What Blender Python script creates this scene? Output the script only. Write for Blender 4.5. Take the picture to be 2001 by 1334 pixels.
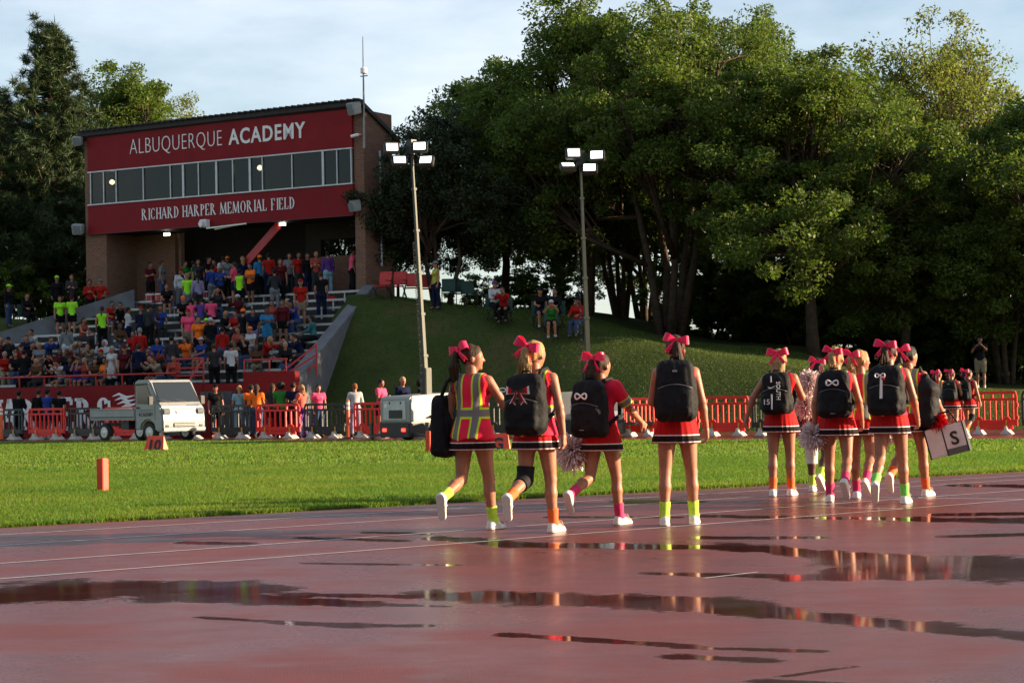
import bpy, bmesh, math, random
import numpy as np
from mathutils import Vector, Matrix
random.seed(7); RNG = np.random.default_rng(7)
SC = bpy.context.scene
for o in list(bpy.data.objects): bpy.data.objects.remove(o)
COL = SC.collection
R = math.radians
# ---------------------------------------------------------------- camera
CAMH, FPX, ROLL, PITCH = 1.22, 4000.0, R(1.15), math.atan((768-667)/4000)
_F = np.array([0, math.cos(PITCH), math.sin(PITCH)]); _U0 = np.array([0, -math.sin(PITCH), math.cos(PITCH)]); _X0 = np.array([1., 0, 0])
CR = math.cos(ROLL)*_X0-math.sin(ROLL)*_U0; CU = math.cos(ROLL)*_U0+math.sin(ROLL)*_X0
cd = bpy.data.cameras.new('camera'); cam = bpy.data.objects.new('camera', cd); COL.objects.link(cam)
cd.sensor_width = 36; cd.lens = FPX/2001*36; cd.clip_end = 5000; cd.clip_start = .1
M = Matrix.Identity(4)
for i in range(3): M[i][0] = CR[i]; M[i][1] = CU[i]; M[i][2] = -_F[i]
M[2][3] = CAMH
cam.matrix_world = M
SC.camera = cam
SC.render.resolution_x, SC.render.resolution_y = 1024, 682
# ---------------------------------------------------------------- sky and sun
SUN_EL, SUN_AZ = R(12.5), R(0)          # azimuth from +X towards +Y
w = bpy.data.worlds.new('World'); SC.world = w; w.use_nodes = True
nt = w.node_tree; N = nt.nodes; L = nt.links; N.clear()
out = N.new('ShaderNodeOutputWorld'); bg = N.new('ShaderNodeBackground'); sky = N.new('ShaderNodeTexSky')
sky.sky_type = 'NISHITA'; sky.sun_disc = False; sky.sun_elevation = SUN_EL; sky.sun_rotation = R(90)-SUN_AZ
sky.air_density = 1.0; sky.dust_density = .6; sky.ozone_density = 2.0
tc = N.new('ShaderNodeTexCoord'); mp = N.new('ShaderNodeMapping'); mp.inputs['Scale'].default_value = (1, 1, 3.2)
cn = N.new('ShaderNodeTexNoise'); cn.inputs['Scale'].default_value = 3.2; cn.inputs['Detail'].default_value = 9; cn.inputs['Roughness'].default_value = .58
cr = N.new('ShaderNodeMapRange'); cr.inputs[1].default_value = .33; cr.inputs[2].default_value = .68; cr.inputs[4].default_value = .7
mx = N.new('ShaderNodeMix'); mx.data_type = 'RGBA'; mx.inputs[7].default_value = (5.9, 6.3, 6.9, 1)
L.new(tc.outputs['Generated'], mp.inputs[0]); L.new(mp.outputs[0], cn.inputs['Vector']); L.new(cn.outputs[0], cr.inputs[0])
L.new(cr.outputs[0], mx.inputs[0]); L.new(sky.outputs[0], mx.inputs[6]); L.new(mx.outputs[2], bg.inputs[0]); L.new(bg.outputs[0], out.inputs[0])
bg.inputs[1].default_value = .063
sd = bpy.data.lights.new('sun', 'SUN'); sd.energy = 5; sd.angle = R(.5); sd.color = (1, .76, .5)
sun = bpy.data.objects.new('sun', sd); COL.objects.link(sun)
SUNV = Vector((math.cos(SUN_AZ)*math.cos(SUN_EL), math.sin(SUN_AZ)*math.cos(SUN_EL), math.sin(SUN_EL)))
sun.rotation_euler = SUNV.to_track_quat('Z', 'Y').to_euler()
SC.view_settings.view_transform = 'Standard'; SC.view_settings.look = 'None'; SC.view_settings.exposure = 1.6; SC.view_settings.gamma = 1
# ---------------------------------------------------------------- pixel -> place (2001 x 1334 photograph)
def ray(px, py): return (px-1000.5)*CR-(py-667)*CU+FPX*_F
def gnd(px, py, z=0.):
    d = ray(px, py); t = (z-CAMH)/d[2]; return Vector((d[0]*t, d[1]*t, z))
TH = R(30); E1 = Vector((math.cos(TH), -math.sin(TH), 0)); E2 = Vector((math.sin(TH), math.cos(TH), 0))
def uv(u, v, z=0.): return E1*u+E2*v+Vector((0, 0, z))
def touv(p): return p.x*E1.x+p.y*E1.y, p.x*E2.x+p.y*E2.y
def atv(px, py, v):
    d = Vector(ray(px, py)); t = v/(d.x*E2.x+d.y*E2.y); return Vector((0, 0, CAMH))+d*t
def aty(px, py, Y):
    d = Vector(ray(px, py)); return Vector((0, 0, CAMH))+d*(Y/d.y)
def proj(P):
    P = np.asarray(P, float)-np.array([0, 0, CAMH]); z = P@_F
    return 1000.5+FPX*(P@CR)/z, 667-FPX*(P@CU)/z
# ---------------------------------------------------------------- materials
MATS = {}
def mat(name, col, rough=.6, metal=0, var=.18, scale=6., bump=0., bscale=80., spec=.5, emit=None, estr=0, trans=0, sheen=0, fn=None):
    if name in MATS: return MATS[name]
    m = bpy.data.materials.new(name); m.use_nodes = True; nt = m.node_tree; n = nt.nodes; l = nt.links
    b = n['Principled BSDF']; b.inputs['Roughness'].default_value = rough; b.inputs['Metallic'].default_value = metal
    b.inputs['Specular IOR Level'].default_value = spec
    tc = n.new('ShaderNodeTexCoord')
    if var:
        no = n.new('ShaderNodeTexNoise'); no.inputs['Scale'].default_value = scale; no.inputs['Detail'].default_value = 6; no.inputs['Roughness'].default_value = .65
        l.new(tc.outputs['Object'], no.inputs['Vector'])
        mr = n.new('ShaderNodeMapRange'); mr.inputs[1].default_value = .28; mr.inputs[2].default_value = .72
        l.new(no.outputs[0], mr.inputs[0])
        mi = n.new('ShaderNodeMix'); mi.data_type = 'RGBA'; l.new(mr.outputs[0], mi.inputs[0])
        mi.inputs[6].default_value = (*[c*(1-var) for c in col], 1); mi.inputs[7].default_value = (*[min(1, c*(1+var)) for c in col], 1)
        l.new(mi.outputs[2], b.inputs['Base Color'])
    else: b.inputs['Base Color'].default_value = (*col, 1)
    if bump:
        nb = n.new('ShaderNodeTexNoise'); nb.inputs['Scale'].default_value = bscale; nb.inputs['Detail'].default_value = 4
        l.new(tc.outputs['Object'], nb.inputs['Vector'])
        bp = n.new('ShaderNodeBump'); bp.inputs['Strength'].default_value = bump; bp.inputs['Distance'].default_value = .02
        l.new(nb.outputs[0], bp.inputs['Height']); l.new(bp.outputs[0], b.inputs['Normal'])
    if emit: b.inputs['Emission Color'].default_value = (*emit, 1); b.inputs['Emission Strength'].default_value = estr
    if trans: b.inputs['Transmission Weight'].default_value = trans
    if fn: fn(m, n, l, b, tc)
    MATS[name] = m; return m
def leafmat(name, col, tr=.35, patch=0):
    m = bpy.data.materials.new(name); m.use_nodes = True; n = m.node_tree.nodes; l = m.node_tree.links
    b = n['Principled BSDF']; b.inputs['Roughness'].default_value = .5; b.inputs['Specular IOR Level'].default_value = .22
    oi = n.new('ShaderNodeObjectInfo'); gi = n.new('ShaderNodeNewGeometry'); hs = n.new('ShaderNodeHueSaturation'); mr = n.new('ShaderNodeMapRange')
    mr.inputs[3].default_value = .55; mr.inputs[4].default_value = 1.5; l.new(gi.outputs['Random Per Island'], mr.inputs[0])
    mh = n.new('ShaderNodeMapRange'); mh.inputs[3].default_value = .47; mh.inputs[4].default_value = .53; l.new(gi.outputs['Random Per Island'], mh.inputs[0])
    hs.inputs['Color'].default_value = (*col, 1); l.new(mr.outputs[0], hs.inputs['Value']); l.new(mh.outputs[0], hs.inputs['Hue'])
    if patch:
        tc = n.new('ShaderNodeTexCoord'); no = n.new('ShaderNodeTexNoise'); no.inputs['Scale'].default_value = patch; no.inputs['Detail'].default_value = 5; l.new(tc.outputs['Object'], no.inputs['Vector'])
        mi = n.new('ShaderNodeMix'); mi.data_type = 'RGBA'; mq = n.new('ShaderNodeMapRange'); mq.inputs[1].default_value = .35; mq.inputs[2].default_value = .68; l.new(no.outputs[0], mq.inputs[0]); l.new(mq.outputs[0], mi.inputs[0])
        mi.inputs[6].default_value = (col[0]*.75, col[1]*.85, col[2]*.9, 1); mi.inputs[7].default_value = (col[0]*1.25, col[1]*1.05, col[2]*1.2, 1); l.new(mi.outputs[2], hs.inputs['Color'])
    l.new(hs.outputs[0], b.inputs['Base Color'])
    t = n.new('ShaderNodeBsdfTranslucent'); hs2 = n.new('ShaderNodeHueSaturation'); hs2.inputs['Value'].default_value = 1.5; hs2.inputs['Saturation'].default_value = 1.1
    l.new(hs.outputs[0], hs2.inputs['Color']); l.new(hs2.outputs[0], t.inputs[0])
    ms = n.new('ShaderNodeMixShader'); ms.inputs[0].default_value = tr; l.new(b.outputs[0], ms.inputs[1]); l.new(t.outputs[0], ms.inputs[2])
    l.new(ms.outputs[0], n['Material Output'].inputs[0]); return m
# ---------------------------------------------------------------- mesh helpers
def mesh_obj(name, me, m=None, parent=None, loc=None):
    o = bpy.data.objects.new(name, me); COL.objects.link(o)
    if m and not me.materials: me.materials.append(m)
    if parent: o.parent = parent
    if loc is not None: o.location = loc
    return o
def npmesh(name, V, F, smooth=False):
    me = bpy.data.meshes.new(name); V = np.asarray(V, np.float32); F = np.asarray(F, np.int32)
    k = F.shape[1]; me.vertices.add(len(V)); me.vertices.foreach_set('co', V.ravel())
    me.loops.add(F.size); me.loops.foreach_set('vertex_index', F.ravel())
    me.polygons.add(len(F)); me.polygons.foreach_set('loop_start', np.arange(0, F.size, k, dtype=np.int32))
    if smooth: me.polygons.foreach_set('use_smooth', np.ones(len(F), bool))
    me.update(calc_edges=True); return me
class MB:
    """collects boxes, bars, tubes into one mesh"""
    def __init__(s): s.v = []; s.f = []; s.m = []; s.mi = 0
    def quadgrid(s, pts, closed=False):
        n = len(s.v); h, w_ = len(pts), len(pts[0])
        for r in pts: s.v += [tuple(p) for p in r]
        for i in range(h-1):
            for j in range(w_ if closed else w_-1):
                j2 = (j+1) % w_; s.face(n+i*w_+j, n+i*w_+j2, n+(i+1)*w_+j2, n+(i+1)*w_+j)
    def face(s, *ix): s.f.append(ix); s.m.append(s.mi)
    def poly(s, pts):
        n = len(s.v); s.v += [tuple(p) for p in pts]; s.face(*range(n, n+len(pts))); return s
    def box(s, c, d, rot=None, taper=1.):
        n = len(s.v); x, y, z = d[0]/2, d[1]/2, d[2]/2; c = Vector(c)
        for sz in (-1, 1):
            k = taper if sz > 0 else 1
            for sx, sy in ((-1, -1), (1, -1), (1, 1), (-1, 1)):
                p = Vector((sx*x*k, sy*y*k, sz*z))
                if rot is not None: p = rot @ p
                s.v.append(tuple(c+p))
        for q in ((3, 2, 1, 0), (4, 5, 6, 7), (0, 1, 5, 4), (1, 2, 6, 5), (2, 3, 7, 6), (3, 0, 4, 7)): s.face(*[n+i for i in q])
        return s
    def bar(s, a, b, w_, h=None, up=(0, 0, 1)):
        a = Vector(a); b = Vector(b); h = h or w_; d = (b-a); ln = d.length; d.normalize(); up = Vector(up)
        if abs(d.dot(up)) > .98: up = Vector((1, 0, 0))
        sx = d.cross(up).normalized(); sz = sx.cross(d)
        rot = Matrix((sx, d, sz)).transposed(); return s.box((a+b)/2, (w_, ln, h), rot)
    def tube(s, pts, r, n=8, cap=True, r2=None):
        pts = [Vector(p) for p in pts]; rings = []; k = len(pts); pv = None
        for i, p in enumerate(pts):
            d = (pts[min(i+1, k-1)]-pts[max(i-1, 0)]).normalized()
            if pv is None: pv = d.orthogonal().normalized()
            pv = (pv-d*pv.dot(d)).normalized(); q = d.cross(pv)
            rr = (r[i] if isinstance(r, (list, tuple)) else (r if r2 is None else r+(r2-r)*i/(k-1)))
            rings.append([p+(pv*math.cos(2*math.pi*j/n)+q*math.sin(2*math.pi*j/n))*rr for j in range(n)])
        b0 = len(s.v); s.quadgrid(rings, True)
        if cap: s.face(*range(b0+n-1, b0-1, -1)); e = b0+(k-1)*n; s.face(*range(e, e+n))
        return s
    def lathe(s, c, prof, n=16, ax='z'):
        rings = []
        for r_, h in prof:
            ring = []
            for j in range(n):
                a = 2*math.pi*j/n; p = (r_*math.cos(a), r_*math.sin(a), h)
                if ax == 'x': p = (p[2], p[0], p[1])
                if ax == 'y': p = (p[1], p[2], p[0])
                ring.append(Vector(c)+Vector(p))
            rings.append(ring)
        b0 = len(s.v); s.quadgrid(rings, True); s.face(*range(b0+n-1, b0-1, -1)); e = b0+(len(prof)-1)*n; s.face(*range(e, e+n)); return s
    def prism(s, prof, a, b):
        """prof: 2D points (x,z) extruded along y from a to b"""
        n = len(s.v); k = len(prof)
        for y in (a, b): s.v += [(p[0], y, p[1]) for p in prof]
        s.face(*range(n, n+k)); s.face(*range(n+2*k-1, n+k-1, -1))
        for i in range(k): j = (i+1) % k; s.face(n+j, n+i, n+k+i, n+k+j)
        return s
    def mesh(s, name, mats=(), smooth=False, bevel=0):
        me = bpy.data.meshes.new(name); me.from_pydata(s.v, [], s.f)
        for m in mats: me.materials.append(m)
        me.polygons.foreach_set('material_index', s.m)
        bm = bmesh.new(); bm.from_mesh(me)
        bmesh.ops.recalc_face_normals(bm, faces=bm.faces)
        if bevel: bmesh.ops.bevel(bm, geom=[e for e in bm.edges if e.calc_face_angle(0) > .5], offset=bevel, segments=2, affect='EDGES', clamp_overlap=True)
        bm.to_mesh(me); bm.free()
        if smooth: me.polygons.foreach_set('use_smooth', [True]*len(me.polygons))
        me.update(); return me
    def obj(s, name, m, parent=None, loc=None, smooth=False, bevel=0):
        return mesh_obj(name, s.mesh(name, m if isinstance(m, (list, tuple)) else [m], smooth, bevel), None, parent, loc)
def empty(name, loc=(0, 0, 0), rz=0):
    o = bpy.data.objects.new(name, None); COL.objects.link(o); o.location = loc; o.rotation_euler = (0, 0, rz); o.empty_display_size = .2; return o
def tag(o, label=None, cat=None, group=None, kind=None):
    for k, v in (('label', label), ('category', cat), ('group', group), ('kind', kind)):
        if v: o[k] = v
    return o
def copy_tree(o, parent=None):
    c = o.copy(); COL.objects.link(c)
    if parent: c.parent = parent; c.matrix_parent_inverse = o.matrix_parent_inverse
    for ch in list(o.children): copy_tree(ch, c)
    return c
def text_mesh(s, size, extrude=.01, offset=0, spacing=1.):
    cu = bpy.data.curves.new('lettering', 'FONT'); cu.body = s; cu.size = size; cu.extrude = extrude; cu.offset = offset; cu.space_character = spacing
    cu.align_x = 'CENTER'; cu.resolution_u = 3
    o = bpy.data.objects.new('lettering', cu); COL.objects.link(o)
    dg = bpy.context.evaluated_depsgraph_get(); me = bpy.data.meshes.new_from_object(o.evaluated_get(dg))
    bpy.data.objects.remove(o); me.materials.clear(); return me
# serif stroke lettering: returns MB in x-z plane, cap height 1
GL = {'R': ['S0,0,0,1', 'B0,1,.38,.52', 'L.25,.5,.62,0', 's.5,0,.72'], 'I': ['S.08,0,.08,1'], 'C': ['O.33,.5,.33,.5,40,320'], 'H': ['S0,0,0,1', 'S.5,0,.5,1', 't0,.5,.5'],
      'A': ['l0,0,.3,1', 'L.3,1,.62,0', 't.12,.33,.5', 's-.1,0,.12', 's.5,0,.74'], 'D': ['S0,0,0,1', 'B0,1,.5,0'], 'P': ['S0,0,0,1', 'B0,1,.4,.48'], 'E': ['S0,0,0,1', 't0,.97,.45', 't0,.5,.36', 't0,.03,.48', 'v.45,.97,.78', 'v.48,.03,.24'],
      'M': ['s-.1,0,.12', 'l0,0,.06,1', 'L.06,1,.38,.05', 'l.38,.05,.7,1', 'L.7,1,.76,0', 's.62,0,.9'], 'O': ['O.36,.5,.36,.5,0,360'], 'L': ['S0,0,0,1', 't0,.03,.46', 'v.46,.03,.26'], 'F': ['S0,0,0,1', 't0,.97,.46', 't0,.5,.36', 'v.46,.97,.76'],
      'G': ['O.36,.5,.36,.5,35,330', 'S.62,.05,.62,.42'], 'S': ['Z']}
GW = dict(R=.72, I=.16, C=.62, H=.58, A=.66, D=.56, P=.46, E=.52, M=.82, O=.72, L=.5, F=.5, G=.72, S=.5)
def serif_text(s, depth=.02, thick=.13, thin=.05, gap=.22):
    mb = MB(); x = 0
    def st(x0, z0, x1, z1, w_): mb.bar((x0, 0, z0), (x1, 0, z1), w_, depth, up=(0, 1, 0))
    def arc(cx, cz, rx, rz, a0, a1):
        n = 14; pts = []
        for i in range(n+1):
            a = R(a0+(a1-a0)*i/n); wd = thin+(thick-thin)*abs(math.cos(a)); ca, sa = math.cos(a), math.sin(a)
            pts.append(((cx+rx*ca, cz+rz*sa), (cx+(rx-wd)*ca, cz+(rz-wd*.7)*sa)))
        for i in range(n):
            (a, b), (c, d) = pts[i], pts[i+1]; b0 = len(mb.v)
            for y in (-depth/2, depth/2): mb.v += [(a[0], y, a[1]), (b[0], y, b[1]), (d[0], y, d[1]), (c[0], y, c[1])]
            for q in ((0, 1, 2, 3), (7, 6, 5, 4), (0, 3, 7, 4), (1, 0, 4, 5), (2, 1, 5, 6), (3, 2, 6, 7)): mb.face(*[b0+k for k in q])
    for ch in s:
        if ch == ' ': x += .45; continue
        for g in GL[ch]:
            k = g[0]; a = [float(q) for q in g[1:].split(',')] if len(g) > 1 else []
            if k == 'S':
                st(x+a[0]+thick/2, a[1], x+a[2]+thick/2, a[3], thick)
                for zz in ((a[1]+thin/2), (a[3]-thin/2)): st(x+a[0]-.07, zz, x+a[0]+thick+.07, zz, thin)
            elif k == 'L': st(x+a[0], a[1], x+a[2], a[3], thick)
            elif k == 'l': st(x+a[0], a[1], x+a[2], a[3], thin*1.2)
            elif k == 't': st(x+a[0], a[1], x+a[2], a[1], thin*1.3)
            elif k == 'v': st(x+a[0], min(a[1], a[2]), x+a[0], max(a[1], a[2]), thin*1.1)
            elif k == 's': st(x+a[0], thin/2, x+a[2], thin/2, thin)
            elif k == 'B':
                zc = (a[1]+a[3])/2; rz = abs(a[1]-a[3])/2; arc(x+thick*.6, zc, a[2], rz, -90, 90)
            elif k == 'O': arc(x+a[0], a[1], a[2], a[3], a[4], a[5])
            elif k == 'Z': arc(x+.25, .74, .25, .26, 20, 260); arc(x+.25, .26, .25, .28, -160, 90); st(x+.5, .68, x+.5, .9, thin); st(x+.02, .1, x+.02, .34, thin)
        x += GW[ch]+gap
    return mb, x-gap
# ---------------------------------------------------------------- signed-distance modelling (continuous bodies, cloth, bags)
def rc(P, a, b, ra, rb, sy=1., flat=False, flat0=False):
    a = np.asarray(a, float); b = np.asarray(b, float); Q = P
    if sy != 1.:
        Q = P.copy(); cy = (a[1]+b[1])/2; Q[:, 1] = cy+(P[:, 1]-cy)/sy
    d = b-a; L2 = d@d+1e-9; t = ((Q-a)@d)/L2; tc_ = np.clip(t, 0, 1)
    r = np.linalg.norm(Q-a-tc_[:, None]*d, axis=1)-(ra+(rb-ra)*tc_)
    if sy != 1.: r *= min(1, (1+sy)/2)
    ln = math.sqrt(L2)
    if flat: r = np.maximum(r, (t-1)*ln)
    if flat0: r = np.maximum(r, -t*ln)
    return r
def ell(P, c, r):
    q = (P-np.asarray(c))/np.asarray(r); k = np.linalg.norm(q, axis=1)+1e-6; return (k-1)*min(r)*np.maximum(.6, 1)
def rbox(P, c, d, r):
    q = np.abs(P-np.asarray(c))-(np.asarray(d)/2-r); return np.linalg.norm(np.maximum(q, 0), axis=1)+np.minimum(q.max(axis=1), 0)-r
def smin(a, b, k):
    h = np.clip(.5+.5*(b-a)/k, 0, 1); return b*(1-h)+a*h-k*h*(1-h)
def vnoise(P, s, seed=0):
    """cheap smooth noise from summed sines, -1..1"""
    g = np.random.default_rng(seed); o = np.zeros(len(P))
    for i in range(5):
        k = g.normal(size=3)*s; o += np.sin(P@k+g.uniform(0, 6.28))
    return o/3.
def nets(fn, lo, hi, h):
    lo = np.asarray(lo, float)-2*h; hi = np.asarray(hi, float)+2*h; c = 4
    n = (np.ceil((hi-lo)/(h*c)).astype(int)+1)
    ax = [lo[i]+h*c*np.arange(n[i])+h*(c-1)/2 for i in range(3)]
    G = np.stack(np.meshgrid(*ax, indexing='ij'), -1).reshape(-1, 3)
    V = fn(G).reshape(n)
    for i in range(3): V = np.repeat(V, c, axis=i)
    near = np.abs(V) < h*c*1.35
    ax = [lo[i]+h*np.arange(n[i]*c) for i in range(3)]
    idx = np.argwhere(near); P = np.stack([ax[i][idx[:, i]] for i in range(3)], -1)
    V[near] = fn(P)
    ins = V < 0; s = ins.shape
    cnt = sum(ins[a:s[0]-1+a, b:s[1]-1+b, d:s[2]-1+d].astype(np.int8) for a in (0, 1) for b in (0, 1) for d in (0, 1))
    cell = np.argwhere((cnt > 0) & (cnt < 8)); ids = -np.ones((s[0]-1, s[1]-1, s[2]-1), np.int64); ids[tuple(cell.T)] = np.arange(len(cell))
    acc = np.zeros((len(cell), 3)); ct = np.zeros(len(cell))
    cs = [(a, b, d) for a in (0, 1) for b in (0, 1) for d in (0, 1)]
    for A in cs:
        for i in range(3):
            if A[i]: continue
            Bc = list(A); Bc[i] = 1
            va = V[cell[:, 0]+A[0], cell[:, 1]+A[1], cell[:, 2]+A[2]]; vb = V[cell[:, 0]+Bc[0], cell[:, 1]+Bc[1], cell[:, 2]+Bc[2]]
            m = (va < 0) != (vb < 0); t = np.where(m, va/np.where(m, va-vb, 1), 0)
            p = np.tile(np.array(A, float), (len(cell), 1)); p[:, i] += t; acc += p*m[:, None]; ct += m
    vt = lo+(cell+acc/ct[:, None])*h
    F = []
    for i in range(3):
        sl0 = [slice(None)]*3; sl1 = [slice(None)]*3; sl0[i] = slice(0, -1); sl1[i] = slice(1, None)
        a = ins[tuple(sl0)]; b = ins[tuple(sl1)]; e = np.argwhere(a != b); j, k = (i+1) % 3, (i+2) % 3
        e = e[(e[:, j] > 0) & (e[:, k] > 0) & (e[:, j] < s[j]-1) & (e[:, k] < s[k]-1)]
        fl = a[tuple(e.T)]
        def cid(dj, dk):
            q = e.copy(); q[:, j] -= dj; q[:, k] -= dk; return ids[tuple(q.T)]
        q = np.stack([cid(1, 1), cid(0, 1), cid(0, 0), cid(1, 0)], -1); q[~fl] = q[~fl][:, ::-1]; F.append(q)
    F = np.concatenate(F); F = F[(F >= 0).all(1)]
    return vt, F
def joinvf(parts):
    V, F, o = [], [], 0
    for v, f in parts: V.append(v); F.append(f+o); o += len(v)
    return np.concatenate(V), np.concatenate(F)
def sdf_mesh(name, fn, lo, hi, h): return npmesh(name, *nets(fn, lo, hi, h), smooth=True)
# ================================================================= SETTING
VB = 60.5; VW = 52.5
def hc(u): return float(np.interp(u, [-90, -60, -40, -37, -33, -28, -24.4, -18, -10, 20], [3.6, 4.5, 4.7, 4.3, 3.4, 2.65, 1.8, .8, .5, .5]))
# side walls of the stand (top line, from pixels on the planes v)
WR0 = atv(584, 738, VW+.3); WR1 = atv(733, 556, VB+.1)
WL1 = atv(262, 566, VB+.1); WL0 = atv(0, 650, 57.2)
def wall_u(A, B, v):
    (ua, va), (ub, vb) = touv(A), touv(B); return ua+(ub-ua)*(v-va)/(vb-va)
def uR(v): return wall_u(WR0, WR1, v)
def uL(v): return wall_u(WL0, WL1, v)
def terr(u, v):
    t = min(1, max(0, (v-53.1)/6.4)); s = t*t*(3-2*t)*.55+t*.45
    z = hc(u)*s+.12*math.sin(u*.7+v*.3)*s
    if v > 62: z -= (v-62)*.03*min(1, (v-62)/20) if v < 110 else .05*48*.6
    if uL(v)+.9 < u < uR(v)-.9 and v > VW-.5: z = min(z*.55, 3.2)-.3
    return z-.07*(1-t)
def bank(px, py, lo=54., hi=82.):
    best = None
    for Y in np.arange(lo, hi, .1):
        p = aty(px, py, Y); e = p.z-terr(*touv(p))
        if e <= 0.02: p.z = terr(*touv(p)); return p
        if best is None or e < best[0]: best = (e, p)
    p = best[1]; p.z = terr(*touv(p)); return p
def ground_z(p): return terr(*touv(p))
us = np.concatenate([np.linspace(-1600, -110, 14), np.arange(-100, -60, 4.), np.arange(-60, 12, .45), np.arange(12, 60, 4.), np.linspace(70, 1600, 14)])
vs = np.concatenate([np.linspace(-900, -40, 10), np.arange(-30, 52, 8.), np.arange(52, 72, .4), np.arange(72, 120, 3.), np.linspace(130, 2500, 16)])
V = [tuple(uv(u, v, terr(u, v))) for v in vs for u in us]; nu = len(us)
Fq = [(i*nu+j, i*nu+j+1, (i+1)*nu+j+1, (i+1)*nu+j) for i in range(len(vs)-1) for j in range(nu-1)]
def berm_fn(m, n, l, b, tc):
    a = n.new('ShaderNodeTexNoise'); a.inputs['Scale'].default_value = .35; a.inputs['Detail'].default_value = 8; a.inputs['Roughness'].default_value = .7
    l.new(tc.outputs['Object'], a.inputs['Vector'])
    r = n.new('ShaderNodeValToRGB'); e = r.color_ramp.elements
    e[0].position = .35; e[0].color = (.03, .042, .01, 1); e[1].position = .7; e[1].color = (.09, .07, .03, 1)
    x = e.new(.52); x.color = (.045, .062, .015, 1); l.new(a.outputs[0], r.inputs[0]); l.new(r.outputs[0], b.inputs['Base Color'])
g = mesh_obj('ground', npmesh('ground', V, Fq, True), mat('berm_grass', (.05, .08, .02), .9, spec=.1, bump=.6, bscale=9, fn=berm_fn)); tag(g, kind='structure')
# ---- track: fine wet patch near the camera, wide sheet around it
PUD = [(0, 1163, 120, 1156, 17), (110, 1150, 420, 1149, 16), (400, 1146, 530, 1146, 5), (350, 1167, 540, 1172, 10), (540, 1172, 700, 1179, 8), (690, 1179, 860, 1184, 3), (580, 1161, 800, 1165, 4), (800, 1165, 960, 1160, 5),
       (390, 1205, 560, 1216, 3), (560, 1216, 700, 1222, 5), (690, 1222, 820, 1222, 4), (370, 1060, 480, 1062, 4), (590, 1050, 780, 1056, 3), (720, 1040, 830, 1042, 2), (960, 1061, 1380, 1067, 4), (1000, 1065, 1450, 1070, 5), (1440, 1068, 1700, 1089, 9), (1690, 1089, 1850, 1100, 13), (1840, 1107, 2060, 1112, 25),
       (1280, 1120, 1580, 1127, 4), (1570, 1128, 1860, 1125, 7), (850, 1160, 1000, 1165, 9), (960, 1164, 1390, 1180, 16), (1380, 1183, 1500, 1193, 10), (1450, 1190, 1800, 1225, 12), (1790, 1225, 2060, 1247, 11), (1000, 1240, 1350, 1262, 5), (1340, 1264, 1600, 1272, 4), (1330, 1282, 1500, 1290, 6), (1540, 1320, 1660, 1302, 3),
       (1220, 980, 1340, 980, 4), (1080, 1010, 1320, 1010, 2), (1375, 1008, 1800, 1014, 3), (1790, 1014, 2060, 1019, 5), (1840, 1005, 2060, 1002, 3), (1870, 948, 2060, 951, 3), (1375, 1050, 1600, 1050, 3), (1850, 1048, 2060, 1042, 3), (600, 1100, 900, 1104, 2), (1500, 1330, 1800, 1345, 5), (860, 1052, 960, 1056, 5)]
x0, x1, y0, y1, hh = -10., 11., 7.4, 26.6, .06
gx = np.linspace(x0, x1, int((x1-x0)/hh)+1); gy = np.linspace(y0, y1, int((y1-y0)/hh)+1)
GX, GY = np.meshgrid(gx, gy); P = np.stack([GX.ravel(), GY.ravel(), 0*GX.ravel()], -1); PX, PY = proj(P)
wet = np.full(len(P), -1.)
jit = vnoise(P, 3.0, 3)*.35+vnoise(P, 9.0, 4)*.3
for a, b, c, d, r in PUD:
    t = np.clip(((PX-a)*(c-a)+(PY-b)*(d-b))/((c-a)**2+(d-b)**2), 0, 1)
    dy = np.abs(PY-(b+(d-b)*t)); dx = np.maximum(0, np.maximum(a-PX, PX-c))/9.
    wet = np.maximum(wet, 1-np.hypot(dy, dx)/(r*1.1))
wet = np.clip(wet+jit*.55*(wet > -.9), -1, 1)
nxg = len(gx); ii = np.arange((len(gy)-1)*(nxg-1)); a = ii//(nxg-1)*nxg+ii % (nxg-1)
Ft = np.stack([a, a+1, a+nxg+1, a+nxg], -1)
BX = [-130, x0, x1, 90]; BY = [-40, y0, y1, 90]; n0 = len(P); ring = [(x, y, 0) for y in BY for x in BX]
Fr = [(n0+j*4+i, n0+j*4+i+1, n0+j*4+i+5, n0+j*4+i+4) for j in range(3) for i in range(3) if not (i == 1 and j == 1)]
Vt = np.concatenate([P, np.array(ring, float)]); me = npmesh('track', Vt, np.concatenate([Ft, np.array(Fr)]))
at_ = me.attributes.new('wet', 'FLOAT', 'POINT'); at_.data.foreach_set('value', np.concatenate([wet, -np.ones(16)]).astype(np.float32))
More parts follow.
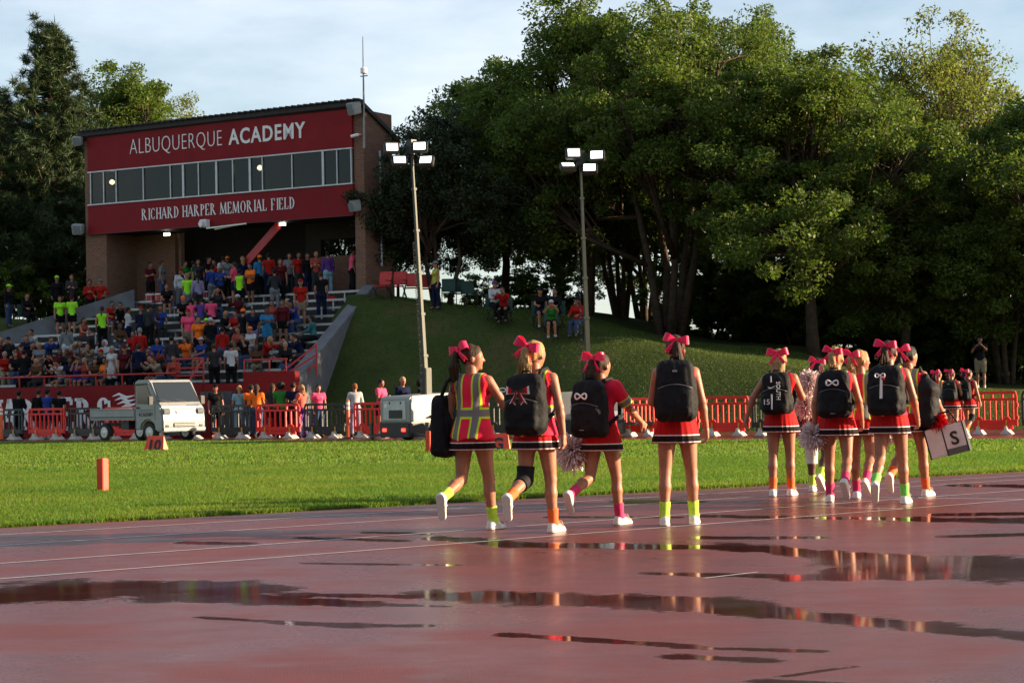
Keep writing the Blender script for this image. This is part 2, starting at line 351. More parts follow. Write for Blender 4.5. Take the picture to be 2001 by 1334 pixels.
def track_fn(m, n, l, b, tc):
    A = n.new('ShaderNodeAttribute'); A.attribute_name = 'wet'
    def noise(s, d, sc=(1, 1, 1)):
        q = n.new('ShaderNodeTexNoise'); q.inputs['Scale'].default_value = s; q.inputs['Detail'].default_value = d; q.inputs['Roughness'].default_value = .65
        mp = n.new('ShaderNodeMapping'); mp.inputs['Scale'].default_value = sc; l.new(tc.outputs['Object'], mp.inputs[0]); l.new(mp.outputs[0], q.inputs['Vector']); return q.outputs[0]
    def mr(x, a, b_, c, d):
        q = n.new('ShaderNodeMapRange'); q.interpolation_type = 'SMOOTHSTEP'; l.new(x, q.inputs[0])
        for i, v in enumerate((a, b_, c, d)): q.inputs[i+1].default_value = v
        return q.outputs[0]
    def mth(op, x, y):
        q = n.new('ShaderNodeMath'); q.operation = op
        for i, v in enumerate((x, y)):
            if isinstance(v, (int, float)): q.inputs[i].default_value = v
            else: l.new(v, q.inputs[i])
        return q.outputs[0]
    edge = mth('ADD', mth('MULTIPLY', mth('SUBTRACT', noise(16, 6, (.5, 1, 1)), .5), 1.3), mth('MULTIPLY', mth('SUBTRACT', noise(60, 4, (.35, 1, 1)), .5), .6))
    pud = mr(mth('ADD', A.outputs['Fac'], edge), -.12, .4, 0, 1)
    damp = noise(.75, 8, (.75, 1, 1)); damp2 = mr(damp, .36, .64, 0, 1)
    rg = mth('ADD', mth('MULTIPLY', damp2, .25), .24)
    rough = mth('ADD', mth('MULTIPLY', rg, mth('SUBTRACT', 1, pud)), .015); l.new(rough, b.inputs['Roughness'])
    c1 = n.new('ShaderNodeMix'); c1.data_type = 'RGBA'; l.new(noise(2.2, 8), c1.inputs[0]); c1.inputs[6].default_value = (.1, .017, .01, 1); c1.inputs[7].default_value = (.2, .038, .024, 1)
    c2 = n.new('ShaderNodeMix'); c2.data_type = 'RGBA'; l.new(pud, c2.inputs[0]); l.new(c1.outputs[2], c2.inputs[6]); c2.inputs[7].default_value = (.07, .014, .011, 1); l.new(c2.outputs[2], b.inputs['Base Color'])
    bp = n.new('ShaderNodeBump'); bp.inputs['Distance'].default_value = .006; l.new(mr(pud, 0, .8, .9, 0.015), bp.inputs['Strength'])
    l.new(noise(95, 4), bp.inputs['Height']); l.new(bp.outputs[0], b.inputs['Normal'])
    l.new(mr(pud, 0, 1, .34, .65), b.inputs['Specular IOR Level'])
    cw = n.new('ShaderNodeMath'); l.new(mr(damp, .36, .64, .6, .06), b.inputs['Coat Weight']); b.inputs['Coat Roughness'].default_value = .24; b.inputs['Coat IOR'].default_value = 1.33
trk = mesh_obj('running_track', me, mat('track_rubber', (.2, .05, .04), .35, var=0, fn=track_fn)); tag(trk, kind='structure')
paint = mat('lane_paint', (.5, .46, .44), .4, var=.4, scale=25)
def lane(pa, pb, w_=.042, ext=0):
    a = gnd(*pa); b = gnd(*pb); d = (b-a).normalized(); a -= d*ext; b += d*ext; s = Vector((-d.y, d.x, 0))*w_/2
    o = MB().poly([a-s, b-s, b+s, a+s]).obj('lane_line', paint); o.location.z = .004; tag(o, kind='structure')
for pa, pb, e in (((0, 1045), (1000, 987), 25), ((0, 1066), (850, 1011), 25), ((0, 1101), (1550, 990), 12), ((90, 1124), (1820, 990), 20)): lane(pa, pb, ext=e)
lane((1580, 991), (1772, 994)); lane((1715, 972), (2040, 976)); lane((1375, 1130), (1480, 1118), .03)
# ---- grass field
a0 = gnd(0, 1030); a1 = gnd(2000, 920); dn = (a1-a0).normalized(); f0 = gnd(300, 863); f1 = gnd(1900, 860); df = (f1-f0).normalized()
pa = a0-dn*60; pb = a1+dn*6; pc = f1+df*6.5; pd = f0-df*70
bend = [pb+(dn*math.sin(t)*5.5+(pc-pb)*(t/math.pi)) for t in np.linspace(0, math.pi, 12)]
edge = [pa, a0]+bend+[pd]
mb = MB(); mb.poly([(p.x, p.y, 0) for p in edge])
def field_fn(m, n, l, b, tc):
    a = n.new('ShaderNodeTexNoise'); a.inputs['Scale'].default_value = .5; a.inputs['Detail'].default_value = 9; a.inputs['Roughness'].default_value = .75
    l.new(tc.outputs['Object'], a.inputs['Vector']); r = n.new('ShaderNodeValToRGB'); e = r.color_ramp.elements
    e[0].position = .3; e[0].color = (.07, .12, .014, 1); e[1].position = .72; e[1].color = (.17, .2, .035, 1); l.new(a.outputs[0], r.inputs[0]); l.new(r.outputs[0], b.inputs['Base Color'])
fld = mb.obj('grass_field', mat('turf', (.1, .15, .02), .8, bump=1., bscale=60, fn=field_fn)); fld.location.z = .012; tag(fld, kind='structure')
poly2 = np.array([(p.x, p.y) for p in edge])
def inpoly(x, y, poly):
    c = np.zeros(len(x), bool); n = len(poly)
    for i in range(n):
        (ax, ay), (bx, by) = poly[i], poly[(i+1) % n]
        cond = ((ay > y) != (by > y)); c ^= cond & (x < (bx-ax)*(y-ay)/(by-ay+1e-12)+ax)
    return c
def blades(name, pts, h, wd, m, label, lean=.5):
    n = len(pts); ang = RNG.uniform(0, 6.283, n); hs = h*RNG.uniform(.5, 1.25, n); ws = wd*RNG.uniform(.7, 1.3, n)
    dx, dy = np.cos(ang), np.sin(ang); la = RNG.uniform(0, 6.283, n); ll = hs*lean*RNG.uniform(.2, 1.4, n)
    V = np.empty((n, 3, 3)); V[:, 0] = pts; V[:, 1] = pts; V[:, 2] = pts
    V[:, 0, 0] -= dx*ws; V[:, 0, 1] -= dy*ws; V[:, 1, 0] += dx*ws; V[:, 1, 1] += dy*ws
    V[:, 2, 0] += np.cos(la)*ll; V[:, 2, 1] += np.sin(la)*ll; V[:, 2, 2] += hs
    o = mesh_obj(name, npmesh(name, V.reshape(-1, 3), np.arange(3*n).reshape(-1, 3)), m); tag(o, label, 'grass', kind='stuff')
gm = leafmat('grass_blade', (.115, .185, .026), .5, .45)
def scatter(n, xr, yr):
    x = RNG.uniform(*xr, n); y = RNG.uniform(*yr, n); k = inpoly(x, y, poly2) & (np.abs(x) < y*.262+.5); return np.stack([x[k], y[k], np.full(k.sum(), .01)], -1)
pts = np.concatenate([scatter(700000, (-9.5, 9.5), (19, 36)), scatter(200000, (-16, 16), (36, 63))])
rim = []
for A_, B_ in ((a0-dn*4, pb),):
    t = RNG.uniform(0, 1, 26000); s = np.abs(RNG.normal(0, .06, 26000)); q = np.array(A_)[None]*(1-t[:, None])+np.array(B_)[None]*t[:, None]; nv = np.array([-dn.y, dn.x, 0]); rim.append(q+nv*(s-.05)[:, None])
far = pts[:, 1] > 36
blades('grass', np.concatenate([pts[~far]]+rim), .05, .007, gm, 'short sunlit green grass blades covering the sports field', .8)
blades('grass', pts[far], .05, .016, gm, 'short green grass of the far half of the field', .8)
x = RNG.uniform(-9, 22, 330000); y = RNG.uniform(52, 76, 330000); uu = x*E1.x+y*E1.y; vv = x*E2.x+y*E2.y
k = (vv > 53.4) & (vv < 66) & (uu > -40.5) & (np.abs(x) < y*.26+1); k &= ~((uu < np.array([uR(q) for q in vv])+.2)); x, y, uu, vv = x[k], y[k], uu[k], vv[k]
bz = np.array([terr(p, q) for p, q in zip(uu, vv)])
blades('grass', np.stack([x, y, bz], -1), .05, .008, leafmat('berm_blade', (.07, .105, .02), .35), 'rough grass growing on the bank beside the stand', .9)
# ================================================================= GRANDSTAND
conc = mat('concrete', (.085, .085, .085), .85, spec=.15, var=.25, scale=3, bump=.25); alum = mat('bench_aluminium', (.36, .36, .36), .45, .5, var=.12)
redp = mat('red_paint', (.2, .008, .01), .6, spec=.15, var=.12, scale=2, bump=.05, bscale=20); greyw = mat('grey_wall', (.14, .145, .155), .8, spec=.15, var=.2, scale=2, bump=.2)
railm = mat('red_rail', (.42, .015, .02), .4); white = mat('white_paint', (.78, .77, .76), .5, var=.1)
st = empty('grandstand', uv(-46, VW+.2, 0)); tag(st, 'concrete grandstand with aluminium benches behind red wall', 'grandstand'); so = st.location
NR, DV, Z0, DZ = 11, .72, 1.42, .315
def row_v(k): return VW+.35+k*DV
def row_z(k): return Z0+k*DZ
def bxuv(mb, u0, u1, v0, v1, z0, z1):
    n = len(mb.v)
    for z in (z0, z1): mb.v += [tuple(uv(u, v, z)-so) for u, v in ((u0, v0), (u1, v0), (u1, v1), (u0, v1))]
    for q in ((3, 2, 1, 0), (4, 5, 6, 7), (0, 1, 5, 4), (1, 2, 6, 5), (2, 3, 7, 6), (3, 0, 4, 7)): mb.face(*[n+i for i in q])
def skew(mb, ua0, ua1, ub0, ub1, v0, v1, z0, z1):
    n = len(mb.v)
    for z in (z0, z1): mb.v += [tuple(uv(u, v, z)-so) for u, v in ((ua0, v0), (ua1, v0), (ub1, v1), (ub0, v1))]
    for q in ((3, 2, 1, 0), (4, 5, 6, 7), (0, 1, 5, 4), (1, 2, 6, 5), (2, 3, 7, 6), (3, 0, 4, 7)): mb.face(*[n+i for i in q])
for k in range(NR+1):
    v0 = row_v(k); v1 = row_v(k+1) if k < NR else VB+4; mb = MB()
    skew(mb, uL(v0)+.1, uR(v0)-.1, uL(v1)+.1, uR(v1)-.1, v0, v1, row_z(k)-1.2, row_z(k)); mb.obj('step', conc, st)
    if k < NR:
        for s0, s1 in ((uL(v0)+.4, -50.6), (-49.4, uR(v0)-.5)):
            if s1 <= s0: continue
            mb = MB(); bxuv(mb, s0, s1, v0+.34, v0+.46, row_z(k)+.40, row_z(k)+.44); bxuv(mb, s0, s1, v0+.475, v0+.6, row_z(k)+.40, row_z(k)+.44)
            bxuv(mb, s0, s1, v0+.335, v0+.34, row_z(k)+.36, row_z(k)+.435)
            bn = mb.obj('bench', alum, st)
            for u in np.arange(s0+.4, s1, 1.8): mb = MB(); bxuv(mb, u, u+.06, v0+.38, v0+.56, row_z(k), row_z(k)+.4); mb.obj('bench_support', alum, bn)
def slope_wall(A, B, th, side, drop, name, m):
    n = Vector((-(B-A).y, (B-A).x, 0)).normalized()*th*side; mb = MB(); q = [A, B, B+n, A+n]
    for p in q: mb.v.append(tuple(p-so))
    for p in q: mb.v.append((p.x-so.x, p.y-so.y, p.z-drop))
    for f_ in ((0, 1, 2, 3), (7, 6, 5, 4), (0, 4, 5, 1), (1, 5, 6, 2), (2, 6, 7, 3), (3, 7, 4, 0)): mb.face(*f_)
    return mb.obj(name, m, st, bevel=.02)
slope_wall(WR0, WR1, .45, 1, 2.2, 'side_wall', greyw)
WLf = WL0+(WL0-WL1)*1.2
slope_wall(WLf, WL1, .5, -1, 2.4, 'side_wall', greyw)
def wallseg(pxa, pxb, z, v=VW, th=.25, name='front_wall', z0=-.05):
    ua = touv(atv(pxa, 780, v))[0]; ub = touv(atv(pxb, 780, v))[0]; mb = MB(); bxuv(mb, ua, ub, v, v+th, z0, z); return mb.obj(name, redp, st), ua, ub
WA, ua0, ua1 = wallseg(-700, 396, 1.75); wallseg(396, 476, 1.72, VW+.02); wallseg(476, 577, 2.06)
mb = MB(); bxuv(mb, ua1-.02, touv(atv(470, 780, VW))[0], VW-1.5, VW-1.25, -.05, 1.3); mb.obj('stair_wall', redp, st)
for k in range(5):
    mb = MB(); bxuv(mb, ua1+.1, touv(atv(466, 780, VW))[0]-.1, VW-1.2+k*.24, VW-.96+k*.24, 0, .35+k*.28); mb.obj('stair_step', conc, st)
def rail(pts, posts, name='railing', r=.03):
    mb = MB()
    for p in pts: mb.tube([q-so for q in p], r, 6)
    for p in posts: mb.tube([p[0]-so, p[1]-so], r, 6)
    mb.obj(name, railm, st)
def pu(px, v=VW+.1): return touv(atv(px, 760, v))[0]
uA, uB = pu(-60), pu(345)
rail([[uv(uA, VW+.1, 2.1), uv(uB, VW+.1, 2.1)]], [(uv(u, VW+.1, 1.74), uv(u, VW+.1, 2.1)) for u in np.arange(uB, uA, -1.15)], 'front_railing')
uB2 = pu(398); rail([[uv(uB, VW+.1, z), uv(uB2, VW+.1, z)] for z in (2.0, 2.25, 2.55)]+[[uv(uB2, VW+.1, 2.55), uv(uB2+.1, VW-1.2, 1.4)]], [(uv(u, VW+.1, 1.7), uv(u, VW+.1, 2.56)) for u in (uB, uB2)], 'stair_railing')
uC, uD = pu(478), pu(577); rail([[uv(uC, VW+.1, 2.45), uv(uD-.3, VW+.1, 2.45)]], [(uv(u, VW+.1, 2.05), uv(u, VW+.1, 2.45)) for u in (uC, (uC+uD)/2, uD-.35)], 'front_railing')
u5, u6 = pu(535), pu(578)
for d in (0, .32, .64): rail([[uv(u5-.2+d*.3, VW+.05, 1.55+d*.4), uv(u6-.05, VW+1.3, 2.25+d)]], [], 'side_railing')
rail([], [(uv(u6-.03, VW+1.3, 1.9), uv(u6-.03, VW+1.3, 2.95))], 'side_railing')
# painted lettering on the wall
mbt, wdt = serif_text('CHARGERS', .02, .2, .1, .16)
ul, ur = touv(atv(-60, 800, VW))[0], touv(atv(214, 800, VW))[0]
sx = (ur-ul)/wdt; mw = mbt.mesh('wall_lettering', [white]); lt = mesh_obj('wall_lettering', mw, None, st)
lt.matrix_local = Matrix.Translation(uv(ul, VW-.015, .3)-so) @ Matrix.Rotation(-TH, 4, 'Z') @ Matrix.Diagonal((sx, 1, 1.05, 1))
mb = MB()      # mustang head emblem: mane strokes
for i in range(7):
    z = .95-.13*i; x = .1+.09*i
    mb.tube([(x-.25, 0, z+.28), (x, 0, z+.36), (x+.3, 0, z+.24), (x+.62-.04*i, 0, z+.3)], [.012, .045, .05, .01], 5)
mb.tube([(.9, 0, 1.2), (1.1, 0, .9), (1.35, 0, .55), (1.3, 0, .4), (1.05, 0, .55), (.8, 0, .35)], .05, 5)
hm = mb.obj('wall_emblem', white, st); hm.matrix_local = Matrix.Translation(uv(touv(atv(228, 800, VW))[0], VW-.01, .15)-so) @ Matrix.Rotation(-TH, 4, 'Z') @ Matrix.Diagonal((1.1, .2, 1, 1))
# ================================================================= PRESS BOX BUILDING
def brick_fn(m, n, l, b, tc):
    t = n.new('ShaderNodeTexBrick'); t.inputs['Scale'].default_value = 1; t.inputs['Brick Width'].default_value = .21; t.inputs['Row Height'].default_value = .075; t.inputs['Mortar Size'].default_value = .008
    t.inputs['Color1'].default_value = (.16, .07, .045, 1); t.inputs['Color2'].default_value = (.22, .1, .06, 1); t.inputs['Mortar'].default_value = (.2, .17, .14, 1)
    sp = n.new('ShaderNodeSeparateXYZ'); cb = n.new('ShaderNodeCombineXYZ'); ad = n.new('ShaderNodeMath'); l.new(tc.outputs['Object'], sp.inputs[0]); l.new(sp.outputs[0], ad.inputs[0]); l.new(sp.outputs[1], ad.inputs[1])
    l.new(ad.outputs[0], cb.inputs[0]); l.new(sp.outputs[2], cb.inputs[1]); l.new(cb.outputs[0], t.inputs['Vector']); l.new(t.outputs['Color'], b.inputs['Base Color'])
    bp = n.new('ShaderNodeBump'); bp.inputs['Strength'].default_value = .5; bp.inputs['Distance'].default_value = .01; bp.invert = True; l.new(t.outputs['Fac'], bp.inputs['Height']); l.new(bp.outputs[0], b.inputs['Normal'])
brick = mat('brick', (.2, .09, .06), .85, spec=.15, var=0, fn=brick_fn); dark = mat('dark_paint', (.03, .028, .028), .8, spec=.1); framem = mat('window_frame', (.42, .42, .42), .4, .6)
panel = mat('red_panel', (.205, .008, .012), .55, spec=.15, var=.16, scale=.9, bump=.04, bscale=6)
b0 = atv(692, 400, VB); bu1 = touv(atv(711, 400, VB))[0]; bu0 = touv(atv(165, 400, VB))[0]
BO = uv(bu0, VB, 4.6); LN = bu1-bu0; bd = empty('press_box_building', BO, -TH); tag(bd, 'red and brick press box building above the grandstand with window strip', 'building')
def bx(name, x0, x1, y0, y1, z0, z1, m, par=None, bev=0):
    return MB().box(((x0+x1)/2, (y0+y1)/2, (z0+z1)/2-4.6), (x1-x0, y1-y0, z1-z0)).obj(name, m, par or bd, bevel=bev)
def fx(px, py=400): return touv(atv(px, py, VB))[0]-bu0
DP = 1.9; xl, xr = fx(205), fx(692)
bx('pillar', 0, xl, .05, DP, 3, 7.72, brick); bx('pillar_top', 0, fx(174), .05, DP, 7.72, 11.35, brick); bx('pillar', xr, LN, .05, DP, 3, 11.45, brick)
ZT, ZW1, ZW0, ZB = 11.5, 10.12, 8.8, 7.7
x0b, x1b = fx(174), fx(692)-.0
bx('upper_panel', x0b, x1b, -.06, .12, ZW1, ZT, panel); bx('lower_panel', x0b, x1b, -.06, .12, ZB, ZW0, panel)
for sx in np.arange(x0b+1.25, x1b-.3, 1.25):
    for z0_, z1_ in ((ZW1+.01, ZT-.01), (ZB+.01, ZW0-.01)): bx('panel_seam', sx-.006, sx+.006, -.064, -.05, z0_, z1_, mat('seam_dark', (.1, .006, .01), .6))
bx('drip_edge', x0b, x1b, -.1, -.02, ZB-.03, ZB-.002, mat('seam_dark', (.1, .006, .01), .6))
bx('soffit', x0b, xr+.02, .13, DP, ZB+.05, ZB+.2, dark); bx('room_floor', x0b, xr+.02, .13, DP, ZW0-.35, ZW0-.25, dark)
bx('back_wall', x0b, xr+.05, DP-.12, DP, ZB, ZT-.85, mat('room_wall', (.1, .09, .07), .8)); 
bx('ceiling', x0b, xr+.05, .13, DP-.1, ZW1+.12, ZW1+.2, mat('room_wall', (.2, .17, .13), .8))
ux = lambda px: fx(px, 340)
fr = [178, 203.5, 228, 281, 334, 359, 389, 424, 456, 489.5, 514, 572, 632.5, 660, 688]
thick = {359, 424, 489.5, 632.5}
def glass_fn(m, n, l, b, tc):
    tr = n.new('ShaderNodeBsdfTransparent'); tr.inputs[0].default_value = (.2, .21, .2, 1); gl = n.new('ShaderNodeBsdfGlossy'); gl.inputs['Roughness'].default_value = .03
    f_ = n.new('ShaderNodeFresnel'); f_.inputs[0].default_value = 1.4; mxs = n.new('ShaderNodeMixShader'); l.new(f_.outputs[0], mxs.inputs[0]); l.new(tr.outputs[0], mxs.inputs[1]); l.new(gl.outputs[0], mxs.inputs[2]); l.new(mxs.outputs[0], n['Material Output'].inputs[0])
glass = mat('glass', (.02, .02, .02), .05, var=0, fn=glass_fn)
bx('window_sill', x0b, x1b, -.1, .06, ZW0+.002, ZW0+.05, framem); bx('window_head', x0b, x1b, -.08, .06, ZW1-.05, ZW1-.002, framem)
for i in range(len(fr)-1):
    a = ux(fr[i]); b = ux(fr[i+1]); wn = bx('window_pane', a+.02, b-.02, .0, .012, ZW0+.05, ZW1-.05, glass)
    t = .09 if fr[i] in thick else .045; bx('window_frame', a-t/2, a+t/2, -.05, .05, ZW0+.05, ZW1-.05, framem, wn if False else bd)
bx('window_frame', ux(688)-.03, ux(688)+.02, -.05, .05, ZW0+.05, ZW1-.05, framem)
glow = mat('lamp_glow', (1, .85, .6), .5, var=0, emit=(1, .8, .5), estr=14)
for px, py in ((219, 356), (508, 328)):
    p = atv(px, py, VB+.9); q = bd.matrix_basis.inverted() @ p; MB().lathe((0, 0, 0), [(.02, -.1), (.09, -.06), (.11, 0), (.09, .06), (.02, .1)], 12).obj('globe_lamp', glow, bd, q, True)
# roof: slab sloping to the back, dark shingle edge
shing = mat('roof_shingle', (.035, .03, .03), .85, var=.35, scale=9, bump=.4)
mb = MB(); rp = [(-.15, -.18, ZT), (LN+.12, -.18, ZT+.1), (LN+.12, DP+.35, ZT-1.05), (-.15, DP+.35, ZT-1.15)]
for dz in (0, .16): mb.v += [(p[0], p[1], p[2]-4.6+dz) for p in rp]
for f_ in ((3, 2, 1, 0), (4, 5, 6, 7), (0, 1, 5, 4), (1, 2, 6, 5), (2, 3, 7, 6), (3, 0, 4, 7)): mb.face(*f_)
roof = mb.obj('roof', shing, bd)
sme = MB().box((0, 0, 0), (.29, .34, .05)).mesh('ridge_shingle', [shing])
for i in range(int((LN+.2)/.27)):
    x = -.1+i*.27; o = mesh_obj('ridge_shingle', sme, None, roof, (x+.13, -.1, ZT+.185+.1*x/LN-4.6)); o.rotation_euler = (-.12, R(7), 0)
for j in range(8):
    o = mesh_obj('ridge_shingle', sme, None, roof, (LN+.02, .05+j*.28, ZT+.15-.5*(.05+j*.28)-4.6)); o.rotation_euler = (-.46, 0, 0); o.scale = (.6, .85, .7)
# lettering on the panels
lw = mat('sign_white', (.75, .75, .74), .5, var=.05)
def place_text(me, pxa, pya, pxb, pyb, wsrc, x0src, hsrc, h, name):
    a = bd.matrix_basis.inverted() @ atv(pxa, pya, VB-.07); b = bd.matrix_basis.inverted() @ atv(pxb, pyb, VB-.07)
    o = mesh_obj(name, me, lw, bd); s = (b.x-a.x)/wsrc
    return o, a, s
def bb(me): c = np.array([v.co for v in me.vertices]); return c.min(0), c.max(0)
for s, off, pa, pb, hpx in (('ALBUQUERQUE', -.02, (254, 303), (434, 284), 36), ('ACADEMY', .02, (447, 282), (597, 269), 30)):
    me = text_mesh(s, 1, .02, off, 1.08 if off < 0 else 1.14); lo, hi = bb(me); o, a, sx = place_text(me, *pa, *pb, hi[0]-lo[0], lo[0], 1, 1, 'sign_lettering')
    hh_ = .62 if off < 0 else .58; sz = hh_/(.72); q = bd.matrix_basis.inverted() @ atv(pb[0], pb[1], VB-.07)
    zb = (a.z+q.z)/2; o.matrix_local = Matrix.Translation((a.x-lo[0]*sx, -.075, zb)) @ Matrix.Rotation(R(90), 4, 'X') @ Matrix.Diagonal((sx, sz, .6, 1))
mbt, wdt = serif_text('RICHARD HARPER MEMORIAL FIELD', .02, .14, .05, .2)
me = mbt.mesh('sign_lettering', []); o, a, sx = place_text(me, 278, 431, 575, 407, wdt, 0, 1, 1, 'sign_lettering'); q = bd.matrix_basis.inverted() @ atv(575, 407, VB-.07)
o.matrix_local = Matrix.Translation((a.x, -.075, (a.z+q.z)/2)) @ Matrix.Diagonal((sx, .8, .43, 1))
# under the box: back wall pieces, red stair stringer, fittings
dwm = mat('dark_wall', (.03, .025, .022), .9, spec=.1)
def fxv(px, v, py=470): return touv(atv(px, py, v))[0]-bu0
q1, q2 = VB+DP, VB+DP+1.3
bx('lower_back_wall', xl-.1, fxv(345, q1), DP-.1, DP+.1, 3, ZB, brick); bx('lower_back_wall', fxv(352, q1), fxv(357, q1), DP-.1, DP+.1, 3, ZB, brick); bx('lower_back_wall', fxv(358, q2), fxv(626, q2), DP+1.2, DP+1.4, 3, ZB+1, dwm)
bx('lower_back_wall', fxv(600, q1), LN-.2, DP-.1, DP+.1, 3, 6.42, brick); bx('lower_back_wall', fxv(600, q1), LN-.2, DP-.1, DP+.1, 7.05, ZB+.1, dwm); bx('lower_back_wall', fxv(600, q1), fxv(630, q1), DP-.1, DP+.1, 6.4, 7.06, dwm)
bx('upper_floor_edge', xl, xr, .1, DP-.14, ZB-.02, ZB+.04, dark)
mb = MB(); p = bd.matrix_basis.inverted() @ atv(545, 440, VB+.6); q = bd.matrix_basis.inverted() @ atv(462, 535, VB+.6); mb.bar(p, q, .08, .3); mb.obj('stair_stringer', railm, bd)
def local(px, py, v): return bd.matrix_basis.inverted() @ atv(px, py, v)
spk = mat('speaker_grey', (.3, .31, .32), .6)
for i, (px, py, s) in enumerate(((693, 212, 1), (152, 276, .8), (694, 402, .9), (153, 448, .9))):
    p = local(px, py, VB-.25); mb = MB(); mb.prism([(-.22*s, -.22*s), (.2*s, -.22*s), (.26*s, .2*s), (-.24*s, .24*s)], -.2*s, .15*s); o = mb.obj('horn_speaker', spk, bd, p, bevel=.03); o.rotation_euler = (R(12), 0, R(-25 if i % 2 == 0 else 20))
    g_ = MB().box((0, -.205*s, 0), (.34*s, .01, .34*s)).obj('speaker_grille', mat('grille', (.16, .17, .17), .7), o)
    MB().bar((0, 0, 0), (0, .35, -.1), .04).obj('bracket', dark, o)
ant = MB(); p = local(712, 290, VB-.05); t = local(709, 72, VB-.05); ant.tube([p, t], [.05, .018], 6); a_ = ant.obj('antenna_mast', mat('mast_metal', (.25, .24, .23), .5, .6), bd)
q = local(711, 138, VB-.05); MB().lathe(q, [(.05, -.12), (.12, -.1), (.12, .08), (.04, .12)], 10).obj('antenna_unit', mat('white_plastic', (.7, .7, .7), .5), a_); MB().box(q+Vector((0, 0, -.2)), (.3, .04, .03)).obj('crossbar', dark, a_)
p = local(694, 265, VB-.2); MB().tube([p+Vector((.1, .3, .05)), p+Vector((.05, .1, .05)), p], .02, 6).obj('camera_arm', white, bd); MB().tube([p+Vector((.12, .0, .02)), p+Vector((-.14, -.05, -.03))], .06, 8).obj('security_camera', white, bd)
p = local(734, 295, VB+1.0); q = local(740, 520, VB+1.0); p.x = q.x = LN+.05; MB().tube([p, q], .05, 6).obj('drainpipe', mat('pipe_metal', (.45, .47, .5), .4, .5), bd)
# scoreboard-operator light bar and floodlights under the panel
for px, py in ((552, 438), (326, 458)):
    p = local(px, py, VB+.5); MB().box(p, (.22, .1, .1)).obj('flood_lamp', mat('flood_glow', (1, 1, .9), .5, var=0, emit=(1, .95, .8), estr=4), bd)
mb = MB(); p = local(400, 437, VB-.2); mb.box(p, (.32, .25, .3)); mb.lathe(p+Vector((0, -.16, -.02)), [(.12, -.1), (.14, .06), (.05, .1)], 10, 'y'); o = mb.obj('projector_light', mat('white_plastic', (.7, .7, .7), .5), bd, bevel=.02)
mb = MB(); a = local(404, 446, VB-.3); b = local(481, 437, VB-.3); mb.bar(a, b, .07, .05); mb.bar(a+Vector((.3, .1, -.05)), b+Vector((-.5, .1, -.02)), .05, .04)
for t in (.3, .6, .9): q = a+(b-a)*t; mb.bar(q, q+Vector((0, .4, .1)), .03)
mb.obj('boom_arm', mat('pale_metal', (.6, .58, .5), .4, .4), bd)
# ================================================================= TREES
bark = mat('bark', (.07, .05, .035), .95, spec=.1, var=.4, scale=5, bump=.8, bscale=14)
LEAF = {'ash': leafmat('ash_leaf', (.08, .115, .02), .4), 'pale': leafmat('pale_leaf', (.13, .15, .033), .45), 'dark': leafmat('juniper_leaf', (.025, .038, .014), .12), 'pine': leafmat('pine_needle', (.035, .055, .018), .1)}
def leaf_mesh(name, cl, cr, per, size, g, asp=.45, flat=.5):
    """cl: cluster centres (n,3); cr: radius of each"""
    n = len(cl)*per; c = np.repeat(cl, per, 0); r = np.repeat(cr, per)
    d = g.normal(size=(n, 3)); d /= np.linalg.norm(d, axis=1)[:, None]; p = c+d*(r*np.cbrt(g.uniform(.05, 1, n)))[:, None]*np.array([1, 1, .75])
    t = g.normal(size=(n, 3)); t[:, 2] -= .35; t /= np.linalg.norm(t, axis=1)[:, None]
    nn = g.normal(size=(n, 3)); nn[:, 2] += flat; b = np.cross(t, nn); b /= np.linalg.norm(b, axis=1)[:, None]+1e-9
    s = size*g.uniform(.6, 1.35, n)[:, None]
    V = np.stack([p, p+t*s*.5+b*s*asp*.5, p+t*s, p+t*s*.5-b*s*asp*.5], 1).reshape(-1, 3)
    return npmesh(name, V, np.arange(4*n).reshape(-1, 4))
